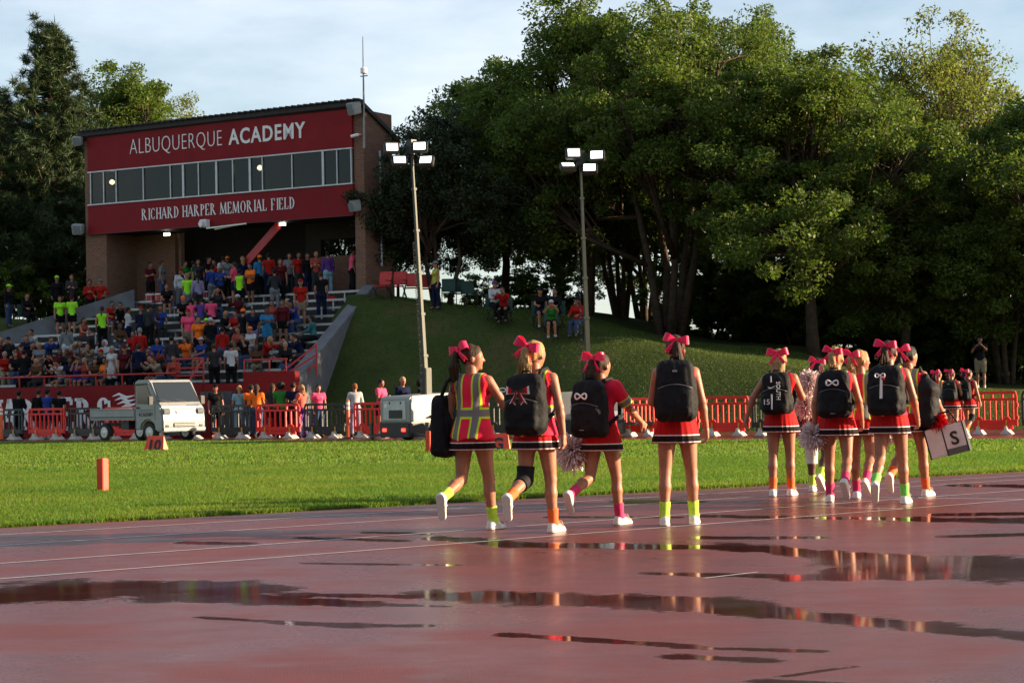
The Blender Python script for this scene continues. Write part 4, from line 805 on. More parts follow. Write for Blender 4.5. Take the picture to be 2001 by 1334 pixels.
# ================================================================= PEOPLE
def unit(v): v = np.asarray(v, float); return v/np.linalg.norm(v)
def pose(a=(0, 0), k=(3, 3), abd=(3, 3), ap=(0, 0), ab=(9, 9), el=(12, 12), iw=(5, 5), lean=0, hy=0, tw=0, foot=(0, 0), hpz=0, seat=False, curl=(35, 35)):
    J = {}; cs = lambda q: (math.cos(R(q)), math.sin(R(q))); J['pel'] = np.array([0, 0, .88]); cl, sl = cs(lean); ct, st_ = cs(tw)
    def up(x, y, z):
        x, y = x*ct-y*st_, x*st_+y*ct; y, z = y*cl+z*sl, z*cl-y*sl; return J['pel']+np.array([x, y, z])
    J['wai'] = up(0, 0, .15); J['che'] = up(0, .0, .33); J['nek'] = up(0, -.01, .50); J['hd'] = up(0, .015, .645); J['ax'] = unit(J['che']-J['pel']); J['up'] = up
    J['hy'] = hy+tw; J['sh'] = []; J['el'] = []; J['wr'] = []; J['hp'] = []; J['kn'] = []; J['an'] = []; J['toe'] = []; J['fd'] = []; J['curl'] = curl; J['hn'] = []
    for i, s in ((0, -1), (1, 1)):
        sh = up(s*.162, 0, .445); p, b, e, w_ = ap[i]+lean, ab[i], el[i], iw[i]
        d = np.array([s*math.sin(R(b)), math.sin(R(p))*math.cos(R(b)), -math.cos(R(p))*math.cos(R(b))]); E_ = sh+d*.265
        f_ = unit([s*(math.sin(R(b))*.6-math.sin(R(w_))), math.sin(R(p+e)), -math.cos(R(p+e))]); W_ = E_+f_*.235
        J['sh'].append(sh); J['el'].append(E_); J['wr'].append(W_); J['fd'].append(f_)
        h = J['pel']+np.array([s*.082, 0, -.03]); A, K = a[i], k[i]; dd = unit([s*math.sin(R(abd[i])), math.sin(R(A)), -math.cos(R(A))]); kn = h+dd*.40
        d2 = unit([s*math.sin(R(abd[i]))*.4, math.sin(R(A-K)), -math.cos(R(A-K))]); an = kn+d2*.385; fp = foot[i]+(A-K)*(1 if not seat else 0)*0
        td = unit([s*.12, math.cos(R(fp)), math.sin(R(fp))]); J['hp'].append(h); J['kn'].append(kn); J['an'].append(an); J['toe'].append(td)
    lo = min(min(J['an'][i][2]-.075, (J['an'][i]+J['toe'][i]*.15)[2]-.05-.0*i) for i in (0, 1)); J['lo'] = lo; return J
def b_torso(P, J, f=0):
    d = rc(P, J['pel']+np.array([0, 0, -.03]), J['wai'], .132+f, .108+f, .76); d = smin(d, rc(P, J['wai'], J['che'], .108+f, .132+f, .72), .05)
    d = smin(d, rc(P, J['up'](-.115, -.005, .425), J['up'](.115, -.005, .425), .06+f, .06+f), .07); d = smin(d, rc(P, J['up'](-.06, .075, .33), J['up'](.06, .075, .33), .052+f, .052+f), .04)
    for s in (-1, 1): d = smin(d, np.linalg.norm(P-(J['pel']+np.array([s*.065, -.055, -.05])), axis=1)-(.09+f), .05)
    return d
def b_leg(P, J, i, f=0, t=1., flat=False):
    h, k, a = J['hp'][i], J['kn'][i], J['an'][i]
    if t <= 1: e = h+(k-h)*t; return rc(P, h, e, .088+f, (.088+(.054-.088)*t)+f, flat=flat)
    d = rc(P, h, k, .094+f, .05+f); bk = np.array([0, -.014, 0]); c = k+(a-k)*.32+bk; e = k+(a-k)*min(1, t-1)
    d = smin(d, rc(P, k, c, .05+f, .0525+f), .018); return smin(d, rc(P, c, e, .0525+f, (.032 if t >= 2 else .045)+f, flat=flat), .018)
def b_arm(P, J, i, f=0, t=2., flat=False):
    s, e, w_ = J['sh'][i], J['el'][i], J['wr'][i]
    if t <= 1: q = s+(e-s)*t; return rc(P, s, q, .05+f, .042+f, flat=flat)
    d = rc(P, s, e, .047+f, .036+f); m_ = e+(w_-e)*.3; d = smin(d, rc(P, e, m_, .036+f, .036+f), .02); return smin(d, rc(P, m_, e+(w_-e)*min(1, t-1), .036+f, .025+f, flat=flat), .02)
def hrot(P, J):
    c, s = math.cos(R(J['hy'])), math.sin(R(J['hy'])); Q = P-J['hd']; return np.stack([Q[:, 0]*c+Q[:, 1]*s, -Q[:, 0]*s+Q[:, 1]*c, Q[:, 2]], -1)
def hpt(J, x, y, z):
    c, s = math.cos(R(J['hy'])), math.sin(R(J['hy'])); return J['hd']+np.array([x*c-y*s, x*s+y*c, z])
def b_head(P, J):
    Q = hrot(P, J); d = ell(Q, (0, -.012, .025), (.073, .09, .09)); d = smin(d, ell(Q, (0, .03, -.05), (.05, .052, .058)), .05); d = smin(d, ell(Q, (0, .05, .01), (.056, .04, .055)), .03)
    d = smin(d, rc(Q, (0, .088, .0), (0, .103, -.022), .008, .012), .014); d = smin(d, rc(Q, (-.016, .079, -.055), (.016, .079, -.055), .008, .008), .012); d = smin(d, rc(Q, (0, .072, -.09), (0, .074, -.088), .015, .015), .02)
    for s in (-1, 1):
        d = smin(d, ell(Q, (s*.076, -.005, -.012), (.011, .02, .03)), .008); d = -smin(-d, np.linalg.norm(Q-np.array([s*.03, .093, .008]), axis=1)-.011, .012)
    n = hpt(J, 0, -.012, -.06); return smin(d, rc(P, J['nek']+np.array([0, 0, -.03]), n, .052, .047), .03)
def b_hand(P, J, i):
    s = (-1, 1)[i]; w_, d = J['wr'][i], J['fd'][i]; n = unit(np.array([-s, 0, 0])-d*(-s*d[0])); t = np.cross(d, n)*(1 if s < 0 else -1)
    if t[1] < 0 and abs(d[1]) < .8: t = -t
    o = rc(P, w_-d*.03, w_+d*.03, .024, .022); c = R(J['curl'][i])
    for j, (x, ln) in enumerate(((.026, .068), (.009, .076), (-.009, .07), (-.026, .056))):
        kq = w_+d*.085+t*x; o = smin(o, rc(P, w_+d*.02+t*x*.6, kq, .015, .012), .014); d1 = d*math.cos(c)+n*math.sin(c); m_ = kq+d1*ln*.55; d2 = d*math.cos(c*2)+n*math.sin(c*2); o = smin(o, rc(P, kq, m_, .0105, .0095), .005); o = smin(o, rc(P, m_, m_+d2*ln*.5, .0095, .0075), .004)
    q = w_+d*.03+t*.03; d1 = unit(d*.7+t*.6+n*.35); o = smin(o, rc(P, w_+d*.01+t*.012, q, .015, .013), .012); return smin(o, rc(P, q, q+d1*.055, .012, .009), .008)
def box_of(pts, m_): p = np.array(pts); return p.min(0)-m_, p.max(0)+m_
def allpts(J): return J['sh']+J['el']+J['wr']+J['hp']+J['kn']+J['an']+[J['pel'], J['nek']]
skin_eye = mat('eye_dark', (.03, .02, .015), .3, var=0); lipm = mat('lip', (.4, .12, .1), .5, var=0)
def body_mesh(J, h, hh, name='body'):
    def f(P):
        d = b_torso(P, J)
        for i in (0, 1):
            d = smin(d, b_leg(P, J, i, t=2), .03); d = smin(d, b_arm(P, J, i), .03); an, td = J['an'][i], J['toe'][i]; d = smin(d, rc(P, an, an+td*.13-np.array([0, 0, .03]), .035, .028), .02)
        return smin(d, rc(P, J['nek']+np.array([0, 0, -.05]), J['nek']+np.array([0, 0, .06]), .055, .048), .03)
    lo, hi = box_of(allpts(J), .2); parts = [nets(f, lo, hi, h)]
    nb = len(parts[0][1]); parts.append(nets(lambda P: b_head(P, J), J['hd']-.19, J['hd']+.16, hh))
    for i in (0, 1): parts.append(nets(lambda P: b_hand(P, J, i), J['wr'][i]-.2, J['wr'][i]+.2, min(.0075, hh)))
    V, F = joinvf(parts); me = npmesh(name, V, F, True); me.materials.append(None); me.materials.append(skin_eye); me.materials.append(lipm)
    C = V[F].mean(1); Q = hrot(C, J); mi = np.zeros(len(F), np.int32)
    for s in (-1, 1): mi[np.linalg.norm((Q-np.array([s*.03, .084, .008]))/np.array([1, 1.4, .6]), axis=1) < .0125] = 1
    mi[(np.abs(Q[:, 0]) < .02) & (np.abs(Q[:, 2]+.055) < .007) & (Q[:, 1] > .072) & (Q[:, 1] < .13)] = 2
    me.polygons.foreach_set('material_index', mi); return me
def shirt_fn(J, sleeve, infl=.014, bottom=-.02, hood=False, neck=0.):
    pel, ax = J['pel'], J['ax']
    def f(P):
        d = b_torso(P, J, infl)
        d = np.minimum(d, np.maximum(rc(P, pel+ax*bottom, pel+ax*.2, .148+infl, .12+infl, .8), 0-1))
        for i in (0, 1):
            if sleeve > 0: d = smin(d, b_arm(P, J, i, infl+.006*(sleeve <= 1), t=sleeve, flat=True), .03)
        if hood: d = smin(d, rc(P, J['up'](-.05, -.07, .47), J['up'](.05, -.07, .47), .05, .05), .04)
        t = (P-pel)@ax; d = np.maximum(d, bottom-t); d = np.maximum(d, np.linalg.norm((P-J['nek']-np.array([0, .015, .05]))*np.array([1, 1, .8]), axis=1)*-1+.07+neck)
        return d+.004*vnoise(P, 22, 1)*np.clip(1-t*1.2, 0, 1)
    return f
def pants_fn(J, ln, infl=.012, top=.13):
    pel, ax = J['pel'], J['ax']
    def f(P):
        d = rc(P, pel+np.array([0, 0, -.03]), J['wai'], .134+infl, .112+infl, .78)
        for s in (-1, 1): d = smin(d, np.linalg.norm(P-(pel+np.array([s*.065, -.05, -.05])), axis=1)-(.09+infl), .05)
        for i in (0, 1): d = smin(d, b_leg(P, J, i, infl+(.012 if ln <= 1 else .006), t=ln, flat=True), .04)
        d = np.maximum(d, (P-pel)@ax-top); return d+.004*vnoise(P, 25, 2)
    return f
def shoe_mesh(J, i, h, name='shoe'):
    an, td = J['an'][i], J['toe'][i]; dn = unit(np.cross(np.cross(td, [0, 0, -1.]), td)); sd = np.cross(td, dn)
    def f(P):
        heel = an+dn*.035-td*.035; toe = an+dn*.048+td*.145; d = rc(P, heel, toe, .038, .03); d = smin(d, rc(P, an+dn*.0, an+dn*.03+td*.05, .042, .038), .03)
        s = (P-an)@dn; d = np.maximum(d, s-.072); sole = np.maximum(rc(P, heel+dn*.02, toe+dn*.01, .043, .037), np.maximum(s-.075, .048-s)); d = np.minimum(d, sole); return np.maximum(d, -.03-s)
    lo, hi = box_of([an, an+td*.16], .12); return sdf_mesh(name, f, lo, hi, h)
def hair_fn(J, kind):
    def f(P):
        Q = hrot(P, J); d = ell(Q, (0, -.016, .032), (.083, .101, .098)); d = np.maximum(d, Q@np.array([0, .83, -.55])-.026)
        d = np.maximum(d, -ell(Q, (0, .06, -.05), (.062, .07, .085)))
        if kind == 'long':
            e = rc(Q, (0, -.06, .0), (0, -.085, -.3), .078, .045, .75); d = smin(d, e, .04)
        if kind == 'bun': d = smin(d, np.linalg.norm(Q-np.array([0, -.09, .09]), axis=1)-.042, .02)
        if kind == 'tail': d = smin(d, rc(Q, (0, -.1, .04), (0, -.14, -.22), .03, .02), .02)
        if kind == 'curly': d = ell(Q, (0, -.025, .03), (.12, .125, .125)); d = np.maximum(d, Q@np.array([0, .83, -.55])-.03)+.012*vnoise(Q, 55, 5)
        return d+.0035*vnoise(Q*np.array([1, 1, .25]), 110, 3)
    return f
def hat_fn(J, kind):
    def f(P):
        Q = hrot(P, J); d = ell(Q, (0, -.012, .045), (.09, .108, .098)); d = np.maximum(d, (.045 if kind == 'cap' else .03)-Q[:, 2]+Q[:, 1]*.15)
        if kind == 'cap': d = np.minimum(d, np.maximum(ell(Q, (0, .1, .055), (.075, .1, .018)), .02-Q[:, 1]))
        if kind == 'hood': d = ell(Q, (0, -.03, .01), (.105, .115, .13)); d = np.maximum(d, -ell(Q, (0, .07, 0), (.07, .1, .1)))
        if kind == 'brim': d = np.minimum(d, ell(Q, (0, -.01, .055), (.17, .18, .016)))
        return d
    return f
PO = {'S0': pose(a=(-3, 4), ab=(11, 10), el=(14, 20)), 'S1': pose(a=(3, -3), ap=(14, 10), el=(85, 95), iw=(28, 25), ab=(8, 8)), 'S2': pose(ap=(10, 12), el=(95, 100), iw=(55, 60), ab=(16, 14)), 'S3': pose(a=(4, -4), ap=(0, 45), el=(15, 115), iw=(5, 30), ab=(10, 22)), 'S4': pose(a=(-2, 3), ab=(38, 36), ap=(-12, -12), el=(75, 75), iw=(55, 55)),
      'T0': pose(a=(84, 80), k=(84, 78), ap=(22, 20), el=(50, 55), iw=(15, 15), lean=5, seat=True), 'T1': pose(a=(86, 82), k=(88, 84), ap=(38, 36), el=(62, 58), iw=(22, 20), lean=28, seat=True), 'T2': pose(a=(84, 84), k=(95, 88), ap=(52, 56), el=(112, 108), iw=(30, 30), ab=(14, 14), lean=10, seat=True)}
for j in PO.values(): j['off'] = -(j['pel'][2]-.115) if j['kn'][0][2] > .75 else -j['lo']
COLR = dict(red=(.5, .02, .015), maroon=(.12, .012, .02), black=(.012, .012, .014), navy=(.012, .02, .06), blue=(.03, .07, .35), cyan=(.04, .25, .5), teal=(.05, .2, .22), lime=(.3, .75, .03), yellow=(.6, .6, .08), green=(.04, .3, .05), white=(.7, .7, .72), grey=(.25, .26, .28), dark_grey=(.05, .05, .055), lavender=(.4, .35, .55), purple=(.14, .06, .3), pink=(.8, .08, .18), salmon=(.75, .18, .13), orange=(.85, .17, .02), tan=(.4, .32, .24), brown=(.12, .06, .03), denim=(.06, .1, .2), khaki=(.35, .28, .19), light_blue=(.3, .5, .6), coral=(.5, .09, .06))
HAIRC = dict(brown=(.045, .024, .013), black=(.01, .009, .009), blond=(.36, .22, .09), grey=(.25, .24, .22), red=(.2, .06, .02)); SKINC = dict(l=(.33, .14, .082), t=(.24, .11, .063), d=(.1, .05, .032))
def cloth(c): return mat('cloth_'+c, tuple(q*(.95 if c in ('lime', 'orange', 'pink') else .62) for q in COLR[c]), .85, spec=.1, var=.14, scale=9, bump=.15, bscale=120)
def skin(s): return mat('skin_'+s, SKINC[s], .5, spec=.35, var=.2, scale=9, bump=.08, bscale=150)
def streak(m, n, l, b, tc):
    mp = n.new('ShaderNodeMapping'); mp.inputs['Scale'].default_value = (150, 150, 10); q = n.new('ShaderNodeTexNoise'); q.inputs['Scale'].default_value = 1; l.new(tc.outputs['Object'], mp.inputs[0]); l.new(mp.outputs[0], q.inputs['Vector'])
    hs = n.new('ShaderNodeHueSaturation'); hs.inputs['Color'].default_value = b.inputs['Base Color'].default_value; mr = n.new('ShaderNodeMapRange'); mr.inputs[1].default_value = .3; mr.inputs[2].default_value = .7; mr.inputs[3].default_value = .4; mr.inputs[4].default_value = 1.4; l.new(q.outputs[0], mr.inputs[0]); l.new(mr.outputs[0], hs.inputs['Value']); l.new(hs.outputs[0], b.inputs['Base Color'])
    bp = n.new('ShaderNodeBump'); bp.inputs['Strength'].default_value = .6; bp.inputs['Distance'].default_value = .01; l.new(q.outputs[0], bp.inputs['Height']); l.new(bp.outputs[0], b.inputs['Normal'])
def hairm(c): return mat('hair_'+c, HAIRC[c], .6, var=0, spec=.2, fn=streak)
CACHE = {}
def cached(key, mk):
    if key not in CACHE: CACHE[key] = mk()
    return CACHE[key]
def inst(name, me, m, par):
    o = bpy.data.objects.new(name, me); COL.objects.link(o); o.parent = par
    if not me.materials: me.materials.append(None)
    o.material_slots[0].link = 'OBJECT'; o.material_slots[0].material = m; return o
HV = .02
def person(loc, face, pz, top, sleeve, bot, btype, hair='short', hc_='brown', hat=None, hatc='red', sk='l', sc=1., hood=False):
    J = PO[pz]; me = cached(('body', pz), lambda: body_mesh(J, HV, .0125))
    o = bpy.data.objects.new('person', me); COL.objects.link(o); o.material_slots[0].link = 'OBJECT'; o.material_slots[0].material = skin(sk)
    A = R(face); o.rotation_euler = (0, 0, math.atan2(-math.sin(A), -math.cos(A))); o.scale = (sc, sc, sc); o.location = Vector(loc)+Vector((0, 0, J['off']*sc))
    lo, hi = box_of(allpts(J), .2)
    inst('shirt', cached(('shirt', pz, sleeve, hood), lambda: sdf_mesh('shirt', shirt_fn(J, sleeve, hood=hood), lo, hi, HV)), cloth(top), o)
    ln = {'long': 1.93, 'shorts': .62, 'knee': .95, 'skirt': .5}[btype]; inst('shorts' if ln < 1 else 'trousers', cached(('pants', pz, ln), lambda: sdf_mesh('trousers', pants_fn(J, ln), lo, hi, HV)), cloth(bot), o)
    for i in (0, 1): inst('shoe', cached(('shoe', pz, i), lambda: shoe_mesh(J, i, .014)), cloth('white' if btype != 'long' else 'dark_grey'), o)
    if hat != 'hood': inst('hair', cached(('hair', pz, hair), lambda: sdf_mesh('hair', hair_fn(J, hair), J['hd']-.42, J['hd']+.19, .0125)), hairm(hc_), o)
    if hat: inst('hat' if hat != 'hood' else 'hood', cached(('hat', pz, hat), lambda: sdf_mesh('hat', hat_fn(J, hat), J['hd']-.22, J['hd']+.23, .0125)), cloth(hatc), o)
    return o
POSEW = dict(S0='standing', S1='standing with a phone', S2='standing arms folded', S3='standing hand raised', S4='standing hands on hips', T0='sitting', T1='sitting bent forward', T2='sitting hands at face'); BW = dict(long='trousers', shorts='shorts', knee='knee shorts', skirt='short skirt')
SEEN = {}
def plabel(o, top, bot, btype, pz, where, hat=None, hatc='', hair='', hc_='', extra='', grp=None, face=0):
    w_ = f"person in {top.replace('_', ' ')} top and {bot.replace('_', ' ')} {BW[btype]}"+(f", {hatc.replace('_', ' ')} {dict(brim='brimmed hat', hood='hood').get(hat, hat)}" if hat else f", {'long ' if hair == 'long' else ''}{hc_} hair")+f", {POSEW[pz]}{' back turned' if 130 < face < 230 else ''} {where}{extra}"
    tag(o, ' '.join(w_.split()[:16]), 'person', grp)
# ---- crowd in the stand: px, py of head top, pose, facing, top, sleeve(0 none, .6 short, 1.9 long), bottoms, type, hair, colour, hat, hat colour, skin
CROWD = '''117 583 S0 20 lime .6 black shorts tail brown - - l
140 577 S1 170 lime .6 black shorts short brown cap maroon l
175 549 S2 15 red 1.9 black long short black - - t
196 541 S4 -10 red 1.9 black long short brown cap grey l
199 600 S0 180 lime 0 black long tail brown - - l
218 594 T0 30 red .6 denim shorts short black - - t
235 590 T1 10 black .6 black long short black - - t
250 594 S1 110 white 1.9 navy long short black - - t
130 636 S0 185 grey 1.9 white shorts tail brown - - l
161 622 T0 60 coral 0 dark_grey long long brown - - l
70 645 T1 -20 white 1.9 navy long short black - - t
52 652 T0 10 navy 1.9 black long short brown - - l
45 668 T1 0 red .6 denim long short grey cap maroon l
9 683 T0 20 red 1.9 khaki long short grey - - l
30 690 T0 15 black .6 denim long short brown - - l
46 683 S1 180 black 1.9 black long short black - - l
72 694 T0 -15 brown .6 dark_grey long long blond - - l
96 692 T1 10 black .6 black long short brown cap black l
122 708 T1 -30 white .6 denim shorts short brown cap maroon l
150 705 T2 15 purple 0 blue shorts long brown - - l
167 708 T2 -10 coral 0 blue shorts long blond - - l
155 664 T0 20 grey .6 denim long long brown - - l
178 668 T1 -10 tan .6 denim long long brown - - l
208 660 T2 -25 white 1.9 black long short black hood white t
219 682 S0 -30 white 1.9 white long short grey - - l
243 680 S0 10 maroon .6 black long short grey cap maroon l
271 676 S1 180 navy 1.9 black long short brown - - l
273 637 S0 200 red 1.9 denim long short grey - - l
307 658 T0 5 blue 1.9 dark_grey long short black hood navy t
313 683 T1 -40 tan 1.9 denim long short brown - - l
335 658 S0 175 dark_grey 1.9 denim long short black - - l
275 596 S1 170 navy 1.9 black long short grey cap red l
290 590 S0 150 dark_grey 1.9 black long short black - - t
312 590 T0 20 blue .6 dark_grey long short brown - - t
326 560 T0 10 black .6 dark_grey shorts short red - - l
293 487 S1 40 maroon .6 black knee short black - - t
316 487 S0 80 grey .6 denim knee short brown - - t
349 531 S0 160 maroon .6 denim long tail black - - t
366 535 S1 170 lime .6 grey long bun blond - - l
386 535 S0 200 lavender 1.9 dark_grey shorts tail black - - t
352 518 S0 20 white 1.9 grey long short brown brim red l
378 479 S0 120 green .6 black long short black - - t
361 505 S1 60 green .6 black long short black - - l
387 490 S0 10 dark_grey .6 black long short brown - - l
407 478 S1 60 black .6 black long short black - - l
419 500 S0 -30 red .6 black shorts short black - - t
415 520 S1 200 blue 1.9 grey long short black - - t
436 466 S0 170 white .6 khaki shorts short black - - l
458 505 S1 250 pink .6 navy shorts tail brown - - l
468 520 S0 150 lime 0 black shorts short black - - d
489 512 S1 -30 orange .6 black shorts short black - - t
507 490 S0 200 cyan 1.9 black long short brown beanie orange l
525 496 S0 180 red .6 navy long short black - - t
547 500 S0 20 maroon .6 black long short brown - - l
563 500 S0 175 red 1.9 black long short black - - d
536 525 S2 190 dark_grey 1.9 grey long short black - - l
565 474 S1 10 grey .6 dark_grey long short brown - - l
583 476 S0 20 red .6 dark_grey long short black - - t
600 490 S0 30 black 1.9 navy long short brown - - t
618 497 S1 10 coral .6 dark_grey long short blond - - l
640 478 S0 200 purple 1.9 light_blue long short black - - t
587 539 S0 5 red .6 khaki shorts short grey cap red l
627 532 S0 185 black .6 navy long short brown - - l
687 452 S0 100 pink .6 black long short black - - t
372 583 T1 190 pink .6 denim shorts short black - - l
391 583 T1 170 purple .6 denim shorts short black - - l
413 583 T0 200 pink .6 black shorts short black - - t
357 585 T0 20 black .6 black long short brown beanie orange l
367 611 S0 20 pink .6 khaki shorts long brown cap red l
388 620 S0 10 orange .6 black shorts long brown - - l
403 615 T0 10 dark_grey .6 black long short brown cap lime l
411 623 S1 180 black 1.9 dark_grey long short grey cap white l
418 617 T0 -20 blue 1.9 dark_grey long short grey - - l
434 632 S0 180 red 1.9 denim long short black - - t
475 610 S1 150 black .6 black long short brown beanie orange l
494 600 S0 10 navy .6 lavender shorts short black - - t
521 598 S2 20 cyan .6 cyan shorts short black - - d
552 578 S0 -15 maroon 1.9 black shorts short brown - - t
514 648 T1 60 red 1.9 black long long blond - - l
557 660 T0 10 black 1.9 denim long short grey - - l
600 650 T1 -60 navy 1.9 dark_grey long short brown - - l
612 611 T0 -100 teal 1.9 black long long black - - t
418 678 S0 190 dark_grey .6 black long short brown - - l
451 680 S0 175 white .6 black long short black - - t
530 585 S0 15 coral .6 denim shorts short black - - t'''
ridx = lambda p, k: 0
for ln in CROWD.split('\n'):
    px, py, pz, fc, top, slv, bot, bt, hr, hcol, hat, hatc, sk = ln.split(); px, py, fc = float(px), float(py), float(fc); sit = pz[0] == 'T'; sc = random.uniform(.95, 1.04)
    best = None
    for k in range(NR+1):
        v = row_v(k)+(.45 if sit else .2); zt = row_z(k)+((.44+.9*sc) if sit else 1.66*sc); q = atv(px, py, v); e = abs(q.z-zt)
        if best is None or e < best[0]: best = (e, k, v, touv(q)[0])
    _, k, v, u = best; u = min(u, uR(v)-.7) if px < 660 else u; z = row_z(k)+(.445 if sit else 0)
    o = person(uv(u, v, z), fc, pz, top, float(slv), bot, bt, hr, hcol, None if hat == '-' else hat, hatc, sk, sc, hood=(slv == '1.9' and random.random() < .5))
    plabel(o, top, bot, bt, pz, 'on the bleachers', None if hat == '-' else hat, hatc, hr, hcol, grp='spectators in the stand', face=fc % 360)
_t = ['black', 'navy', 'dark_grey', 'red', 'maroon', 'grey', 'white', 'brown', 'blue', 'orange', 'coral']; _b = [('denim', 'long'), ('black', 'long'), ('dark_grey', 'long'), ('khaki', 'shorts'), ('denim', 'shorts')]; _h = [('short', 'black'), ('short', 'brown'), ('long', 'brown'), ('long', 'blond'), ('short', 'grey')]
taken = [(float(q.split()[0]), float(q.split()[1])) for q in CROWD.split('\n')]; used_l = {o.get('label') for o in bpy.data.objects}; nf = 0; tries = 0
while nf < 38 and tries < 900:
    tries += 1
    if random.random() < .62: px, py, sit = random.uniform(0, 345), random.uniform(655, 712), True
    elif random.random() < .5: px, py, sit = random.uniform(350, 600), random.uniform(480, 512), False
    else: px, py, sit = random.uniform(220, 620), random.uniform(560, 680), True
    if any(abs(px-a)*1.0+abs(py-b)*.45 < 15 for a, b in taken): continue
    pz = random.choice(['T0', 'T0', 'T1', 'T2'] if sit else ['S0', 'S1', 'S2', 'S3']); fc = random.choice([random.uniform(-40, 40), random.uniform(-40, 40), random.uniform(150, 210)]) if not sit else random.uniform(-40, 40); top = random.choice(_t); bot, bt = random.choice(_b); hr, hcol = random.choice(_h); hat = random.choice([None]*5+['cap', 'cap', 'beanie']); hatc = random.choice(['red', 'black', 'white', 'orange', 'navy']) if hat else ''
    best = None
    for k in range(NR+1):
        v = row_v(k)+(.45 if sit else .2); zt = row_z(k)+((.44+.9) if sit else 1.66); q = atv(px, py, v); e = abs(q.z-zt)
        if best is None or e < best[0]: best = (e, k, v, touv(q)[0])
    e, k, v, u = best
    if e > .25 or not uL(v)+.8 < u < uR(v)-.8: continue
    o = person(uv(u, v, row_z(k)+(.445 if sit else 0)), fc, pz, top, random.choice([.6, 1.9]), bot, bt, hr, hcol, hat, hatc, random.choice('lltd'), random.uniform(.93, 1.04)); plabel(o, top, bot, bt, pz, 'on the bleachers', hat, hatc, hr, hcol, grp='spectators in the stand', face=fc % 360)
    if o['label'] in used_l:
        for c_ in list(o.children): bpy.data.objects.remove(c_)
        bpy.data.objects.remove(o); continue
    used_l.add(o['label']); taken.append((px, py)); nf += 1
def place(px, Y, z, *a, where='', grp=None, **kw):
    p = aty(px, 700, Y); p.z = z if z is not None else ground_z(p); o = person(p, *a, **kw); return o
# ---- people behind the barriers
FENCE = [(10, 1.2, 'S1', 170, 'black', 1.9, 'black', 'long', 'short', 'black', 't'), (46, 1.5, 'S0', 170, 'black', 1.9, 'black', 'shorts', 'short', 'brown', 'l'), (68, 1.0, 'S1', 150, 'blue', .6, 'navy', 'shorts', 'short', 'black', 't'), (84, 1.7, 'S0', 200, 'black', .6, 'black', 'long', 'short', 'black', 't'), (398, 1.0, 'S0', 10, 'black', .6, 'black', 'long', 'short', 'brown', 'l'), (443, 1.2, 'S0', 180, 'light_blue', .6, 'light_blue', 'long', 'tail', 'blond', 'l'), (461, 1.7, 'S0', 190, 'orange', .6, 'denim', 'long', 'short', 'black', 't'), (477, 1.2, 'S1', 175, 'orange', .6, 'denim', 'long', 'long', 'brown', 'l'), (505, 1.5, 'S0', 165, 'dark_grey', .6, 'black', 'shorts', 'long', 'brown', 'l'), (526, 1.0, 'S1', 185, 'green', .6, 'black', 'long', 'curly', 'black', 'd'), (545, 1.6, 'S0', 170, 'navy', .6, 'black', 'long', 'short', 'black', 't'),
         (566, 1.1, 'S1', 235, 'salmon', .6, 'purple', 'long', 'tail', 'blond', 'l'), (596, 1.4, 'S0', 20, 'pink', .6, 'denim', 'long', 'long', 'black', 't'), (669, 1.3, 'S2', 190, 'white', 1.9, 'lavender', 'long', 'short', 'red', 'l'), (718, 1.5, 'S1', 60, 'pink', .6, 'black', 'shorts', 'short', 'black', 't'), (763, 1.3, 'S0', 30, 'navy', 1.9, 'dark_grey', 'long', 'short', 'blond', 'l'), (796, 1.6, 'S1', 80, 'black', 1.9, 'black', 'long', 'curly', 'black', 't')]
for px, dv, pz, fc, top, slv, bot, bt, hr, hcol, sk in FENCE:
    p = on_line(px)+E2*(.35+dv*.25); p.z = max(-.0, ground_z(p)) if touv(p)[1] > 53 else 0
    o = person(p, fc, pz, top, slv, bot, bt, hr, hcol, 'cap' if px == 398 else None, 'black', sk, {718: 1.04, 763: 1.07}.get(px, random.uniform(.97, 1.03))); plabel(o, top, bot, bt, pz, 'behind the barriers', 'cap' if px == 398 else None, 'black', hr, hcol, grp='people behind the barriers', face=fc)
